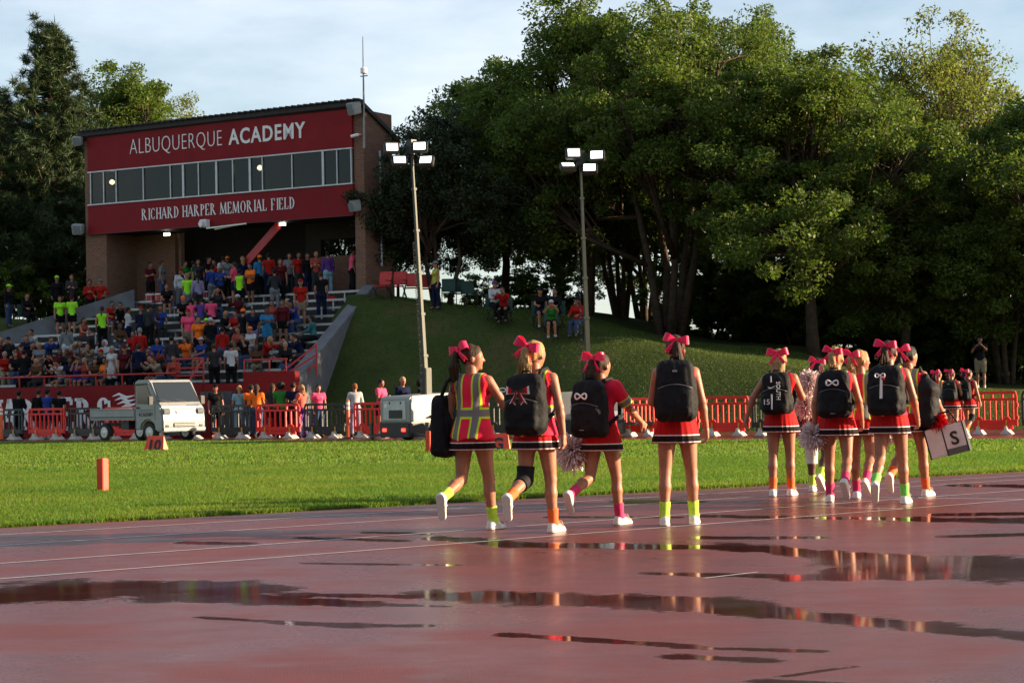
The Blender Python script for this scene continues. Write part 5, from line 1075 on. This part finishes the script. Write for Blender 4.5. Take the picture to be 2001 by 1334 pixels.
# ---- people on the banks
def seatbox(p, rz, lab):
    o = empty('folding_chair', p, rz); tag(o, lab, 'chair', 'occupied folding chairs'); MB().box((0, 0, .41), (.48, .44, .03)).obj('seat', chm['green'], o); MB().box((0, -.24, .66), (.48, .03, .46), Matrix.Rotation(R(12), 3, 'X')).obj('backrest', chm['green'], o)
    for s in (-1, 1): MB().bar((s*.22, -.2, 0), (s*.22, .2, .4), .025).obj('leg', blackm, o); MB().bar((s*.22, .2, 0), (s*.22, -.2, .4), .025).obj('leg', blackm, o)
BANK = [(853, 604, 'S0', -60, 'yellow', 0, 'navy', 'long', 'short', 'brown', 'cap', 'grey', 'l'), (967, 625, 'T0', 20, 'white', 1.9, 'black', 'long', 'short', 'brown', 'cap', 'purple', 'l'), (986, 632, 'T1', -10, 'red', 1.9, 'black', 'long', 'short', 'black', None, '', 't'), (1056, 640, 'T0', 10, 'black', .6, 'navy', 'shorts', 'short', 'black', 'cap', 'black', 'l'), (1087, 640, 'T0', -20, 'black', 1.9, 'black', 'long', 'long', 'black', None, '', 't'), (1078, 662, 'T1', 0, 'green', .6, 'black', 'shorts', 'short', 'brown', 'cap', 'white', 'l'), (1130, 660, 'T0', -25, 'red', 1.9, 'denim', 'long', 'long', 'black', 'brim', 'navy', 't'),
        (18, 640, 'S0', 60, 'black', 1.9, 'denim', 'long', 'short', 'black', 'cap', 'lime', 't'), (52, 640, 'T0', 40, 'black', 1.9, 'black', 'long', 'short', 'brown', None, '', 'l'), (112, 612, 'S0', 20, 'black', 1.9, 'black', 'long', 'short', 'black', 'cap', 'lime', 't'), (141, 610, 'S1', 10, 'dark_grey', 1.9, 'black', 'long', 'short', 'brown', None, '', 'l')]
for i, (px, py, pz, fc, top, slv, bot, bt, hr, hcol, hat, hatc, sk) in enumerate(BANK):
    p = bank(px, py); A = R(fc); rz = math.atan2(-math.sin(A), -math.cos(A))
    if pz[0] == 'T': seatbox(p, rz, f"dark green folding chair under the {'long-haired ' if hr == 'long' else ''}person in {hatc+' '+hat if hat else top+' top'}{' by the pines' if px < 200 else ''}")
    o = person(p+Vector((0, 0, .43 if pz[0] == 'T' else 0)), fc, pz, top, slv, bot, bt, hr, hcol, hat, hatc, sk); plabel(o, top, bot, bt, pz, 'on the grassy bank', hat, hatc, hr, hcol, grp='spectators on the banks', face=fc % 360)
PO['F0'] = pose(a=(3, -3), ap=(55, 40), el=(85, 95), iw=(40, 45), ab=(12, 15), hy=15); PO['F0']['off'] = -PO['F0']['lo']; POSEW['F0'] = 'filming with raised phone'
p = bank(1917, 757); o = person(p, -20, 'F0', 'black', .6, 'khaki', 'knee', 'short', 'black', 'cap', 'black', 't', 1.05); tag(o, 'man in dark polo and khaki shorts on the bank, filming with both hands raised', 'person')

p = atv(441, 360, VB+.75); p.z = 8.55; o = person(p, -60, 'S1', 'teal', .6, 'dark_grey', 'long', 'short', 'brown'); tag(o, 'man in teal shirt standing behind the press box window', 'person')
# ---- things lying about in the stand
def stand_pt(px, py, dv=.2):
    best = None
    for k in range(NR+1):
        v = row_v(k)+dv; q = atv(px, py, v); e = abs(q.z-row_z(k))
        if best is None or e < best[0]: best = (e, k, v, touv(q)[0])
    return uv(best[3], best[2], row_z(best[1])+.002)
for px, py, lab in ((294, 584, 'red marching drum with white rims at the feet of the drummers'), (313, 583, 'second red marching drum beside the seated boy in black'), (402, 576, 'red snare drum on the bleachers behind the blue-hooded person'), (438, 690, 'red cooler drum beside the backpack wearer')):
    o = empty('drum', stand_pt(px, py, .1)); tag(o, lab, 'drum', 'drums on the bleachers'); MB().lathe((0, 0, 0), [(.19, .03), (.19, .36)], 18).obj('shell', mat('drum_red', (.4, .02, .02), .3), o)
    for z in (0, .35): MB().lathe((0, 0, z), [(.2, 0), (.205, .02), (.2, .045)], 18).obj('rim', white, o)
    for j in range(6): MB().bar((.197*math.cos(j), .197*math.sin(j), .03), (.197*math.cos(j), .197*math.sin(j), .36), .015).obj('tension_rod', steel, o)
def bag(px, py, c, lab, s=1.):
    def f(P): return smin(rbox(P, (0, 0, .12), (.42, .26, .22), .08), ell(P, (.08, 0, .2), (.16, .12, .1)), .06)+.012*vnoise(P, 18, 9)
    o = mesh_obj('bag', cached('bag', lambda: sdf_mesh('bag', f, (-.3, -.2, -.02), (.3, .2, .36), .02)), None, None, stand_pt(px, py, .25)); 
    if not o.data.materials: o.data.materials.append(None)
    o.material_slots[0].link = 'OBJECT'; o.material_slots[0].material = cloth(c); o.scale = (s, s, s); o.rotation_euler = (0, 0, px); tag(o, lab, 'bag', 'bags and coats left on the bleachers')
for q in ((580, 640, 'light_blue', 'pale blue coat heaped on the bleachers near the side wall', 1.1), (570, 652, 'blue', 'blue coat heaped beside the pale blue one', 1), (543, 646, 'lime', 'small lime bundle on the bleachers', .6), (60, 648, 'pink', 'pink blanket heaped on a bench', 1), (110, 640, 'red', 'red blanket heaped on the upper left benches', 1), (360, 668, 'khaki', 'khaki round bag on the bleachers', .8), (560, 724, 'grey', 'grey bag in the front row by the railing', 1.2), (585, 722, 'light_blue', 'light blue bag in the front row by the railing', .9), (650, 596, 'red', 'red bag near the top of the side wall', .9), (225, 640, 'red', 'red jacket lying beside the hooded sitter', .9)): bag(*q)
# ================================================================= CHEERLEADERS
def sep(n, l, tc):
    s = n.new('ShaderNodeSeparateXYZ'); l.new(tc.outputs['Object'], s.inputs[0]); return s
def band(n, l, x, c, w_, ab=False):
    if ab: q = n.new('ShaderNodeMath'); q.operation = 'ABSOLUTE'; l.new(x, q.inputs[0]); x = q.outputs[0]
    q = n.new('ShaderNodeMath'); q.operation = 'COMPARE'; l.new(x, q.inputs[0]); q.inputs[1].default_value = c; q.inputs[2].default_value = w_; return q.outputs[0]
def layer(n, l, base, col, fac):
    q = n.new('ShaderNodeMix'); q.data_type = 'RGBA'; l.new(fac, q.inputs[0]); l.new(base, q.inputs[6]) if not isinstance(base, tuple) else setattr(q.inputs[6], 'default_value', (*base, 1)); q.inputs[7].default_value = (*col, 1); return q.outputs[2]
def hivis_fn(m, n, l, b, tc):
    s = sep(n, l, tc); src = b.inputs['Base Color'].links[0].from_socket; x, z = s.outputs[0], s.outputs[2]
    c = layer(n, l, src, (.55, .75, .03), band(n, l, x, .085, .042, True)); c = layer(n, l, c, (.55, .75, .03), band(n, l, z, 1.04, .05)); c = layer(n, l, c, (.2, .18, .17), band(n, l, x, .085, .026, True)); c = layer(n, l, c, (.2, .18, .17), band(n, l, z, 1.04, .03)); l.new(c, b.inputs['Base Color'])
def skirt_fn(m, n, l, b, tc):
    s = sep(n, l, tc); z = s.outputs[2]; src = b.inputs['Base Color'].links[0].from_socket; c = layer(n, l, src, (.75, .72, .72), band(n, l, z, .752, .034)); c = layer(n, l, c, (.018, .012, .014), band(n, l, z, .752, .025)); l.new(c, b.inputs['Base Color'])
hivis = mat('hivis_pink', (.82, .02, .06), .75, spec=.15, var=.07, scale=8, bump=.2, bscale=25, fn=hivis_fn); skm = mat('skirt_red', (.42, .008, .01), .75, spec=.12, var=.1, bump=.1, fn=skirt_fn); unired = mat('uniform_red', (.5, .01, .016), .75, spec=.12, var=.1); teepink = mat('tee_pink', (.75, .02, .06), .75, spec=.12, var=.08, bump=.15, bscale=30)
bowm = mat('bow_satin', (.85, .03, .11), .4, spec=.25, var=.1, sheen=1); bpm = mat('backpack_nylon', (.009, .009, .0105), .7, var=.35, scale=14, bump=.7, bscale=16, spec=.16); strapm = mat('strap_black', (.012, .012, .013), .7, spec=.15); sole = mat('shoe_white', (.68, .66, .63), .6, var=.08, bump=.1); pomm = mat('pompom_white', (.75, .62, .6), .5, var=.12)
SOCK = dict(lime=(.45, .7, .05), orange=(.8, .12, .02), pink=(.6, .02, .12), green=(.2, .65, .1)); limem = mat('hivis_lime', (.55, .75, .03), .6); greyr = mat('reflective_grey', (.2, .18, .17), .4)
def lathe_local(name, prof, par, m, seg=72, pleat=0, np_=22, cy=0.):
    rings = []
    for j, (z, rx, ry) in enumerate(prof):
        f_ = j/(len(prof)-1); ring = []
        for i in range(seg):
            a = 6.2832*i/seg; k = 1+pleat*f_*math.sin(a*np_)+(.05*f_*math.sin(3*a+pleat*900+len(par.name)+par.location.x*5) if pleat else 0); ring.append((rx*math.cos(a)*k, cy+ry*math.sin(a)*k, z))
        rings.append(ring)
    inner = [[(p[0]*.97, cy+(p[1]-cy)*.97, p[2]) for p in r] for r in rings[::-1]]
    mb = MB(); mb.quadgrid(rings+inner, True); return mb.obj(name, m, par, smooth=True)
def ribbon(mb, pts, wds, wd):
    """strip through pts; half-width vectors wd scaled by wds"""
    mb.quadgrid([[Vector(p)-Vector(wd)*w_/2, Vector(p)+Vector(wd)*w_/2] for p, w_ in zip(pts, wds)])
def bow(J, par, s=1., tiltz=0.):
    mb = MB()
    for sg in (-1, 1):
        pts = []; wds = []
        for t in np.linspace(0, 1, 15): a = t*math.pi*2; r = math.sin(t*math.pi); pts.append((sg*.125*r, -.022-.036*math.sin(a), .035*r-.012*r*r)); wds.append(.028+.08*r*(1-.45*r**8))
        ribbon(mb, pts, wds, (sg*-.25, 0, 1)); tl = [(sg*.008, -.03, 0), (sg*.035, -.045, -.05), (sg*.065, -.04, -.1), (sg*.085, -.035, -.14)]
        n = len(mb.v); 
        for (x, y, z), w_ in zip(tl, (.025, .045, .055, .06)): mb.v += [(x-w_/2, y, z+.012*sg*0), (x, y-.004, z-.0), (x+w_/2, y, z)]
        for i in range(3):
            for j in range(2): mb.face(n+i*3+j, n+i*3+j+1, n+i*3+4+j, n+i*3+3+j)
        mb.v[n+10] = (tl[3][0], tl[3][1], tl[3][2]+.03)
    mb.box((0, -.03, 0), (.035, .035, .045)); o = mb.obj('hair_bow', bowm, par, smooth=False)
    o.matrix_local = Matrix.Translation(Vector(hpt(J, 0, -.105, .075))) @ Matrix.Rotation(R(J['hy']*.35), 4, 'Z') @ Matrix.Rotation(R(tiltz), 4, 'Y') @ Matrix.Diagonal((s, s, s, 1)); md = o.modifiers.new('thickness', 'SOLIDIFY'); md.thickness = .003
def hero_hair(J, par, col, kind, sd=0):
    c0 = [(0, -.095, .065), (.0, -.15, .03), (.01, -.165, -.08), (-.005, -.15, -.2), (.012, -.155, -.31)]; rr = [.026, .034, .043, .038, .012]
    if kind == 'loose': c0 = [(0, -.07, .05), (.0, -.1, -.05), (.0, -.12, -.17), (0, -.14, -.3), (.0, -.15, -.38)]; rr = [.07, .078, .075, .07, .03]
    if kind == 'short': c0 = [(0, -.09, .06), (0, -.13, .02), (0, -.135, -.06), (0, -.12, -.12), (0, -.12, -.16)]; rr = [.026, .034, .04, .032, .012]
    base = hair_fn(J, 'cap')
    def f(P):
        Q = hrot(P, J); d = base(P)
        for i in range(4): d = smin(d, rc(Q, c0[i], c0[i+1], rr[i], rr[i+1], .8), .015)
        return d+.004*vnoise(Q*np.array([1, 1, .15]), 90, 7)
    inst('hair', sdf_mesh('hair', f, J['hd']-np.array([.22, .26, .45]), J['hd']+.19, .009), hairm(col), par)
    g = np.random.default_rng(sd); mb = MB(); q = np.array(c0)
    for i in range(46):
        o = g.normal(size=3)*np.array([.6, .5, 0])*np.mean(rr); e = 1+g.uniform(.1, .9); mb.tube([Vector(hpt(J, *(q[j]+o*(e if j > 1 else .5)+g.normal(size=3)*.006*(j > 1)))) for j in range(5)], [.004, .0045, .004, .003, .001], 3, cap=False)
    ob = mb.obj('loose_hair', hairm(col), par); tag(ob, kind='stuff')
def armband(J, i, t0, t1, par, m, r=.062):
    s, e = J['sh'][i], J['el'][i]; MB().tube([Vector(s+(e-s)*t) for t in (t0, (t0+t1)/2, t1)], r, 18, cap=False).obj('sleeve_band', m, par, smooth=True)
INF = [(.06*math.sin(t)*1.0, 0, .026*math.sin(2*t)) for t in np.linspace(0, 6.2832, 40)]
def backpack(gm, J, lab, logo=None, w_=.33, h=.5, tilt=0, zc=1.13, grey=False):
    o = empty('backpack'); o.matrix_basis = gm @ Matrix.Translation((0, 0, 0)); tag(o, lab, 'backpack', 'backpacks worn by the cheerleaders'); ct = math.cos(R(tilt)); Y0 = -.215
    def f(P):
        Q = P-np.array([0, Y0, zc]); tp = np.clip(Q[:, 2]/h+.5, 0, 1); Q = Q.copy(); Q[:, 0] /= (1.06-.22*tp**3); Q[:, 1] *= 1+.25*tp; d = rbox(Q, (0, 0, 0), (w_, .2, h), .075)
        d = smin(d, rbox(Q, (0, -.09, -.1), (w_*.82, .1, h*.48), .05), .03); d = smin(d, rbox(Q, (0, -.075, .12), (w_*.6, .08, h*.3), .035), .025)
        return d+.007*vnoise(P, 26, int(zc*1000+w_*100))+.004*vnoise(P*np.array([1, 1, .4]), 60, int(w_*1000))
    mesh_obj('pack_body', sdf_mesh('pack_body', f, (-.22, -.42, zc-h/2-.02), (.22, -.06, zc+h/2+.02), .011), mat('backpack_grey', (.05, .05, .048), .45, var=.3, scale=14, bump=.35, bscale=22) if grey else bpm, o)
    for s in (-1, 1):
        mb = MB(); mb.tube([(s*.085, -.16, zc+h*.38), (s*.09, -.08, 1.39), (s*.1, .02, 1.405), (s*.11, .1, 1.33), (s*.13, .125, 1.2), (s*.165, .06, 1.05), (s*.15, -.13, .96)], .02, 8); mb.obj('strap', strapm, o, smooth=True)
    MB().tube([(-.04, -.18, zc+h*.47), (-.035, -.19, zc+h*.55), (.035, -.19, zc+h*.55), (.04, -.18, zc+h*.47)], .009, 6).obj('grab_handle', strapm, o, smooth=True)
    MB().tube([(x*w_*.42, Y0-.1-.045*(1-abs(x))**.4, zc+.02+.035*(1-x*x)) for x in np.linspace(-1, 1, 13)], .004, 5).obj('zipper', mat('zip_grey', (.12, .12, .12), .4, .5), o)
    yb = Y0-.142
    if logo == 'inf': MB().tube([(x*1.05, yb-.012, zc+.12+z) for x, _, z in INF], .0085, 6).obj('infinity_logo', white, o, smooth=True); MB().box((0, Y0-.152, zc-.2), (.05, .004, .006)).obj('maker_print', mat('print_grey', (.3, .3, .3), .6), o)
    if logo == 'ribbon':
        for nm, m_, k in (('ribbon_outline', white, 1.22), ('ribbon_bow', unired, 1.), ('ribbon_centre', blk, .6)):
            mb = MB(); dy = yb-.016-.004*(1.3-k)*6
            for sg in (-1, 1):
                mb.poly([(0, dy, zc+.12-.018*k), (sg*.085*k, dy-.004, zc+.12+.035*k), (sg*.09*k, dy-.004, zc+.12-.025*k)]); mb.poly([(sg*.01, dy, zc+.12), (sg*.07*k, dy, zc+.03-.02*k), (sg*.045*k, dy, zc+.03), (sg*.02*k, dy, zc+.02-.02*k)])
            mb.obj(nm, m_, o)
        MB().tube([(-.14+.03*math.cos(t), yb-.02, zc+.13+.016*math.sin(t)) for t in np.linspace(0, 6.28, 14)], .005, 5).obj('ribbon_loop', white, o)
    if logo == 'tag':
        mb = MB(); mb.poly([(-.03, yb-.014, zc+.14), (-.005, yb-.014, zc+.14), (-.01, yb-.02, zc-.08), (-.04, yb-.02, zc-.08)]); mb.obj('white_ribbon', white, o); MB().tube([(-.03+.05*math.sin(t), yb-.02, zc+.15+.02*math.sin(2*t)) for t in np.linspace(0, 6.28, 24)], .006, 5).obj('ribbon_knot', white, o); MB().box((.0, yb-.016, zc+.13), (.03, .006, .05)).obj('red_charm', unired, o)
    if logo == 'sport':
        for tx, sz, x, z, rot in (('15', .085, -.085, -.12, 0), ('SOUTH', .062, .03, .03, 90)):
            n = mesh_obj('pack_lettering', text_mesh(tx, sz, .002, .001), white, o); n.matrix_local = Matrix.Translation((x, yb-.022, zc+z)) @ Matrix.Rotation(R(90), 4, 'X') @ Matrix.Rotation(R(-rot), 4, 'Z')
        mb = MB(); k = [(-.06, .06), (-.045, .035), (-.02, .035), (.05, .075), (-.015, .05), (-.035, .05)]; mb.poly([(x-.01, yb-.02, zc+z+.02) for x, z in k]); mb.obj('tick_logo', white, o)
        MB().box((-.025, yb-.02, zc-.09), (.016, .004, .17)).obj('print_bar', white, o); MB().box((-.03, yb-.012, zc+.16), (.014, .004, .07)).obj('print_bar', white, o)
    if logo == 'plain': MB().box((0, yb-.004, zc+.17), (.04, .004, .016)).obj('maker_print', mat('print_grey', (.3, .3, .3), .6), o)
    return o
def pom_mesh():
    g = np.random.default_rng(5); mb = MB()
    for i in range(900):
        d = g.normal(size=3); d /= np.linalg.norm(d); ln = g.uniform(.1, .165); b = np.cross(d, g.normal(size=3)); b /= np.linalg.norm(b); w_ = g.uniform(.004, .008); sd = np.cross(d, b)*g.uniform(-.04, .04); p = [d*.02, d*ln*.6+sd*.5, d*ln+sd+np.array([0, 0, -.03*g.uniform()])]
        mb.quadgrid([[Vector(q-b*w_), Vector(q+b*w_)] for q in p])
    return mb.mesh('pom_strands', [pomm])
def pompom(p, lab, s=1., m=None):
    o = empty('pompom', p); tag(o, lab, 'pom-pom', 'pom-poms'); c = mesh_obj('pom_strands', cached('pom', pom_mesh), None, o); tag(c, kind='stuff'); c.scale = (s, s, s*1.05)
    if m: c.material_slots[0].link = 'OBJECT'; c.material_slots[0].material = m
    MB().tube([(0, -.05, 0), (0, .05, 0)], .02, 8).obj('handle', strapm, o)
def girl(px, py, H, head, J, lab, hair='tail', hcol='brown', sk='l', vest=True, tee=0., sock='lime', bowtilt=0, brace=None, bows=1., res=.0115, vb=.9):
    p = gnd(px, py); me = body_mesh(J, res, .0085); o = bpy.data.objects.new('person', me); COL.objects.link(o); o.material_slots[0].link = 'OBJECT'; o.material_slots[0].material = skin(sk); tag(o, lab, 'person', 'cheerleaders walking on the track')
    s = H/1.65; o.location = p+Vector((0, 0, -J['lo']*s)); o.rotation_euler = (0, 0, -R(head)); o.scale = (s, s, s); bpy.context.view_layer.update(); gm = o.matrix_basis.copy(); lo, hi = box_of(allpts(J), .2)
    inst('uniform_top', sdf_mesh('uniform_top', shirt_fn(J, tee, .01, .08), lo, hi, res), teepink if tee else unired, o)
    lathe_local('skirt', [(1.02, .128, .105), (.95, .158, .138), (.86, .182, .166), (.8, .194, .178), (.713, .21, .192)], o, skm, pleat=.035, cy=-.012)
    if vest:
        def f(P):
            d = b_torso(P, J, .026); d = smin(d, rc(P, J['pel']+np.array([0, -.012, -.1]), J['wai'], .212, .138, .93), .04)
            for i in (0, 1): e = J['sh'][i]+np.array([(-1, 1)[i]*.012, 0, 0]); d = np.maximum(d, -rc(P, e, e+np.array([(-1, 1)[i]*.05, 0, -.16]), .07, .06))
            d = np.maximum(d, vb+.012*np.sin(P[:, 0]*30)-P[:, 2]); d = np.maximum(d, .075-np.linalg.norm((P-J['nek']-np.array([0, .03, .04])), axis=1)); return d+.004*vnoise(P, 20, int(px))
        inst('safety_vest', sdf_mesh('safety_vest', f, lo, hi, res), hivis, o)
    if tee:
        for i in (0, 1): armband(J, i, .52, .8, o, limem, .0655); armband(J, i, .57, .75, o, greyr, .067)
    sm = mat('sock_'+sock, SOCK[sock], .8, var=.2, scale=30)
    for i in (0, 1):
        a, k = J['an'][i], J['kn'][i]; t = a+(k-a)*.36
        def f(P): return smin(rc(P, t, a, .05, .041, flat0=True), rc(P, a, a+J['toe'][i]*.05, .042, .036), .02)
        inst('sock', sdf_mesh('sock', f, *box_of([a, t], .09), .009), sm, o); inst('shoe', shoe_mesh(J, i, .0085), sole, o)
        d = Vector(J['toe'][i]); q = Vector(J['an'][i])+d*.075+Vector((0, 0, .005)); mb = MB()
        for sg in (-1, 1): mb.tube([q, q+Vector((sg*.025, .01, .022)), q+Vector((sg*.04, .012, .0)), q+Vector((sg*.02, .01, -.012))], .003, 4)
        mb.obj('shoelace', sole, o)
    if brace:
        i, m_ = brace; h_, k, a = J['hp'][i], J['kn'][i], J['an'][i]
        def f(P): return smin(rc(P, k+(h_-k)*.3, k, .08, .068, flat0=True), rc(P, k, k+(a-k)*.3, .068, .07, flat=True), .03)
        inst('knee_brace', sdf_mesh('knee_brace', f, *box_of([k], .24), .01), m_, o)
    hero_hair(J, o, hcol, hair, int(px)); bow(J, o, random.uniform(.8, 1.05), bowtilt+random.uniform(-12, 12))
    return o, gm, lambda q: gm @ Vector(q)
wht = mat('brace_white', (.6, .6, .6), .7); bkb = mat('brace_black', (.012, .012, .014), .7, spec=.15)
# A
J = pose(a=(-6, 13), k=(62, 6), foot=(-68, 0), ab=(14, 26), ap=(-4, 20), el=(12, 80), iw=(0, -15), hy=-62)
_, gm, W_ = girl(928, 1036, 1.67, 26, J, 'girl in pink reflective vest carrying a black shoulder bag, face turned in profile', vb=0.812, sock='lime', bowtilt=-12)
def tote(P): Q = P-np.array([-.27, -.02, .93]); Q = Q.copy(); Q[:, 0] /= np.clip(.75-.7*Q[:, 2], .4, 1.2); return rbox(Q, (0, 0, 0), (.2, .36, .56), .08)+.01*vnoise(P, 14, 8)
sb = empty('shoulder_bag'); sb.matrix_basis = gm; tag(sb, 'large black slouchy shoulder bag hanging beside the girl in the pink vest', 'bag'); mesh_obj('bag_body', sdf_mesh('bag_body', tote, (-.5, -.25, .6), (-.08, .22, 1.26), .012), bpm, sb)
MB().tube([(-.26, -.12, 1.16), (-.2, -.1, 1.32), (-.14, -.02, 1.405), (-.16, .08, 1.36), (-.25, .1, 1.16)], .018, 6).obj('bag_strap', strapm, sb, smooth=True)
# B
J = pose(a=(-4, 8), k=(64, 5), foot=(-66, 0), ab=(12, 16), ap=(2, -8), el=(35, 14), hy=-14)
_, gm, W_ = girl(1052, 1041, 1.67, 24, J, 'blonde girl with black knee brace and ribbon bow backpack, second of the front four', vb=0.84, hcol='blond', sock='orange', brace=(0, bkb), bowtilt=10)
backpack(gm, J, 'black backpack with red white and black ribbon bow on it', 'ribbon', .36, .52, zc=1.1)
# C
J = pose(a=(-10, 12), k=(58, 8), foot=(-58, 0), ab=(16, 14), ap=(-10, 34), el=(10, 22), hy=-8)
_, gm, W_ = girl(1180, 1026, 1.57, 34, J, 'shortest of the front four girls, in striped-sleeve pink tee with infinity backpack and pom-pom', sock='pink', vest=False, tee=.8)
backpack(gm, J, 'black backpack with white infinity sign on the shortest front girl', 'inf', .36, .54, zc=1.12); pompom(W_(J['wr'][0])+Vector((-.05, -.02, -.12)), 'pale pom-pom hanging from the hand of the shortest front girl', 1.15)
# D
J = pose(a=(-5, 7), k=(3, 4), abd=(4, 5), foot=(0, 0), ab=(12, 13), ap=(14, -4), el=(70, 16), iw=(15, 0), hy=6)
_, gm, W_ = girl(1327, 1026, 1.71, 6, J, 'tallest front girl with plain black backpack, both feet on the ground', vb=0.95, sock='lime')
backpack(gm, J, 'plain black rounded backpack on the tallest front girl', 'plain', .35, .53, zc=1.165)
# E
J = pose(a=(-4, 6), k=(4, 6), abd=(1, 1), ab=(32, 14), ap=(-14, 30), el=(14, 75), iw=(0, 20), hy=0)
_, gm, W_ = girl(1529, 969, 1.65, 18, J, 'girl with long loose blonde hair and a grey-black numbered sports backpack, arm swung out', hair='loose', hcol='blond', sock='orange', vest=False)
backpack(gm, J, 'black and grey sports backpack printed with the number 15', 'sport', .33, .47, zc=1.15, grey=False)
for dz, dx, lab in ((.12, .1, 'white pom-pom tucked under the arm of the loose-haired girl'), (-.16, .06, 'white pom-pom held at the hip of the loose-haired girl')): pompom(W_(J['wr'][1])+Vector((dx, .05, dz)), lab, .95)
# F G H I J
J = pose(a=(10, -8), k=(8, 40), foot=(0, -45), ab=(12, 12), el=(15, 15), hy=20)
girl(1601, 961, 1.56, 24, J, 'dark-skinned girl with white knee sleeve, partly behind the others', sk='d', hcol='black', sock='lime', vest=False, brace=(0, wht), hair='short')
J = pose(a=(12, -10), k=(6, 45), foot=(0, -50), ab=(14, 14), ap=(-5, 10), el=(12, 20), hy=-10)
_, gm, W_ = girl(1640, 982, 1.64, 16, J, 'girl with very pale blonde hair and infinity backpack in the right-hand group', vb=.95, hcol='blond', sock='pink')
backpack(gm, J, 'black backpack with white infinity sign on the pale blonde girl', 'inf', .34, .5, zc=1.15); pompom(W_(J['wr'][0])+Vector((-.02, 0, -.12)), 'white pom-pom in the left hand of the pale blonde girl', 1.05)
J = pose(a=(14, -12), k=(6, 40), foot=(0, -40), ab=(10, 16), ap=(20, 5), el=(40, 30), hy=-50)
_, gm, W_ = girl(1688, 975, 1.62, 22, J, 'blonde girl in pink vest turning her head, with pom-pom at her side', vb=0.88, hcol='blond', sock='pink', hair='short')
pompom(W_(J['wr'][1])+Vector((-.02, -.02, -.1)), 'white pom-pom beside the blonde girl turning her head', 1.1)
J = pose(a=(-9, 10), k=(42, 5), foot=(-52, 0), ab=(12, 16), ap=(10, 0), el=(40, 30), hy=-8)
_, gm, W_ = girl(1744, 985, 1.68, 20, J, 'brown-haired girl in pink vest with ribbon-tagged backpack in the right-hand group', sock='green')
backpack(gm, J, 'black backpack with hanging white ribbon on the brown-haired girl', 'tag', .36, .5, zc=1.15)
J = pose(a=(-8, 14), k=(50, 6), foot=(-55, 0), ab=(12, 24), ap=(5, 10), el=(20, 30), hy=-30)
_, gm, W_ = girl(1782, 971, 1.66, 30, J, 'dark-haired girl in pink vest carrying a black sack and a big white panelled bag', hcol='black', sock='orange', hair='short')
def sack(P): return smin(rbox(P, (.24, -.06, 1.0), (.2, .26, .5), .09), rc(P, (.2, -.05, 1.3), (.22, -.05, 1.15), .05, .1), .06)+.01*vnoise(P, 16, 3)
o = empty('sack_bag'); o.matrix_basis = gm; tag(o, 'black sack slung over the shoulder of the dark-haired girl', 'bag'); mesh_obj('bag_body', sdf_mesh('bag_body', sack, (.08, -.25, .68), (.42, .14, 1.42), .013), bpm, o); MB().tube([(.16, -.08, 1.36), (.12, .02, 1.41), (.14, .1, 1.3)], .015, 6).obj('bag_strap', strapm, o, smooth=True)
o = empty('panel_bag', W_((.42, -.02, .62)), R(-18)); tag(o, 'big white boxy bag with black edges and red tinsel hanging from a hand', 'bag'); o.rotation_euler = (0, R(-14), R(-20))
MB().box((0, 0, 0), (.42, .16, .32)).obj('bag_body', mat('bag_white', (.62, .58, .55), .6), o, bevel=.01)
for x in (-.21, -.02, .21): MB().box((x, 0, -.0), (.014, .168, .33)).obj('edge_trim', blk, o)
MB().box((.09, 0, -.13), (.22, .166, .07)).obj('grey_panel', mat('bag_grey', (.1, .1, .1), .6), o); MB().tube([(-.15, 0, .16), (-.1, 0, .3), (.1, 0, .3), (.15, 0, .16)], .012, 6).obj('bag_handle', strapm, o)
n = mesh_obj('bag_letter', text_mesh('S', .2, .003, .004), blk, o); n.matrix_local = Matrix.Translation((.09, -.086, -.06)) @ Matrix.Rotation(R(90), 4, 'X')
pompom(W_((.33, -.06, .82)), 'red tinsel pom-pom on top of the white boxy bag', .75, mat('tinsel_red', (.6, .01, .02), .3))
# far three
for px, py, hd_, hr, hc2, lab, bp_, br in ((1836, 853, 30, 'short', 'brown', 'far girl with ponytail nearest the big white bag, before the red barrier', None, None), (1862, 857, 24, 'tail', 'brown', 'far girl with a round black backpack in the middle of the far three', 'plain', None), (1895, 856, 40, 'tail', 'black', 'far girl with black knee brace, last of the far three', 'plain', (1, bkb))):
    J = pose(a=(12, -10), k=(8, 42), foot=(0, -45), ab=(14, 14), el=(25, 25), hy=-20); o, gm, W_ = girl(px, py, 1.56, hd_, J, lab, hair=hr, hcol=hc2, sock='orange' if br else 'lime', vest=bp_ is None, brace=br, res=.017)
    if bp_: backpack(gm, J, 'black backpack on the far girl '+('with the knee brace' if br else 'in the middle'), 'plain', .33, .46)
    if px == 1862: pompom(W_(J['wr'][0])+Vector((-.1, -.1, .05)), 'silver and black pom-pom by the far girls', 1.0, mat('tinsel_silver', (.35, .35, .35), .3))
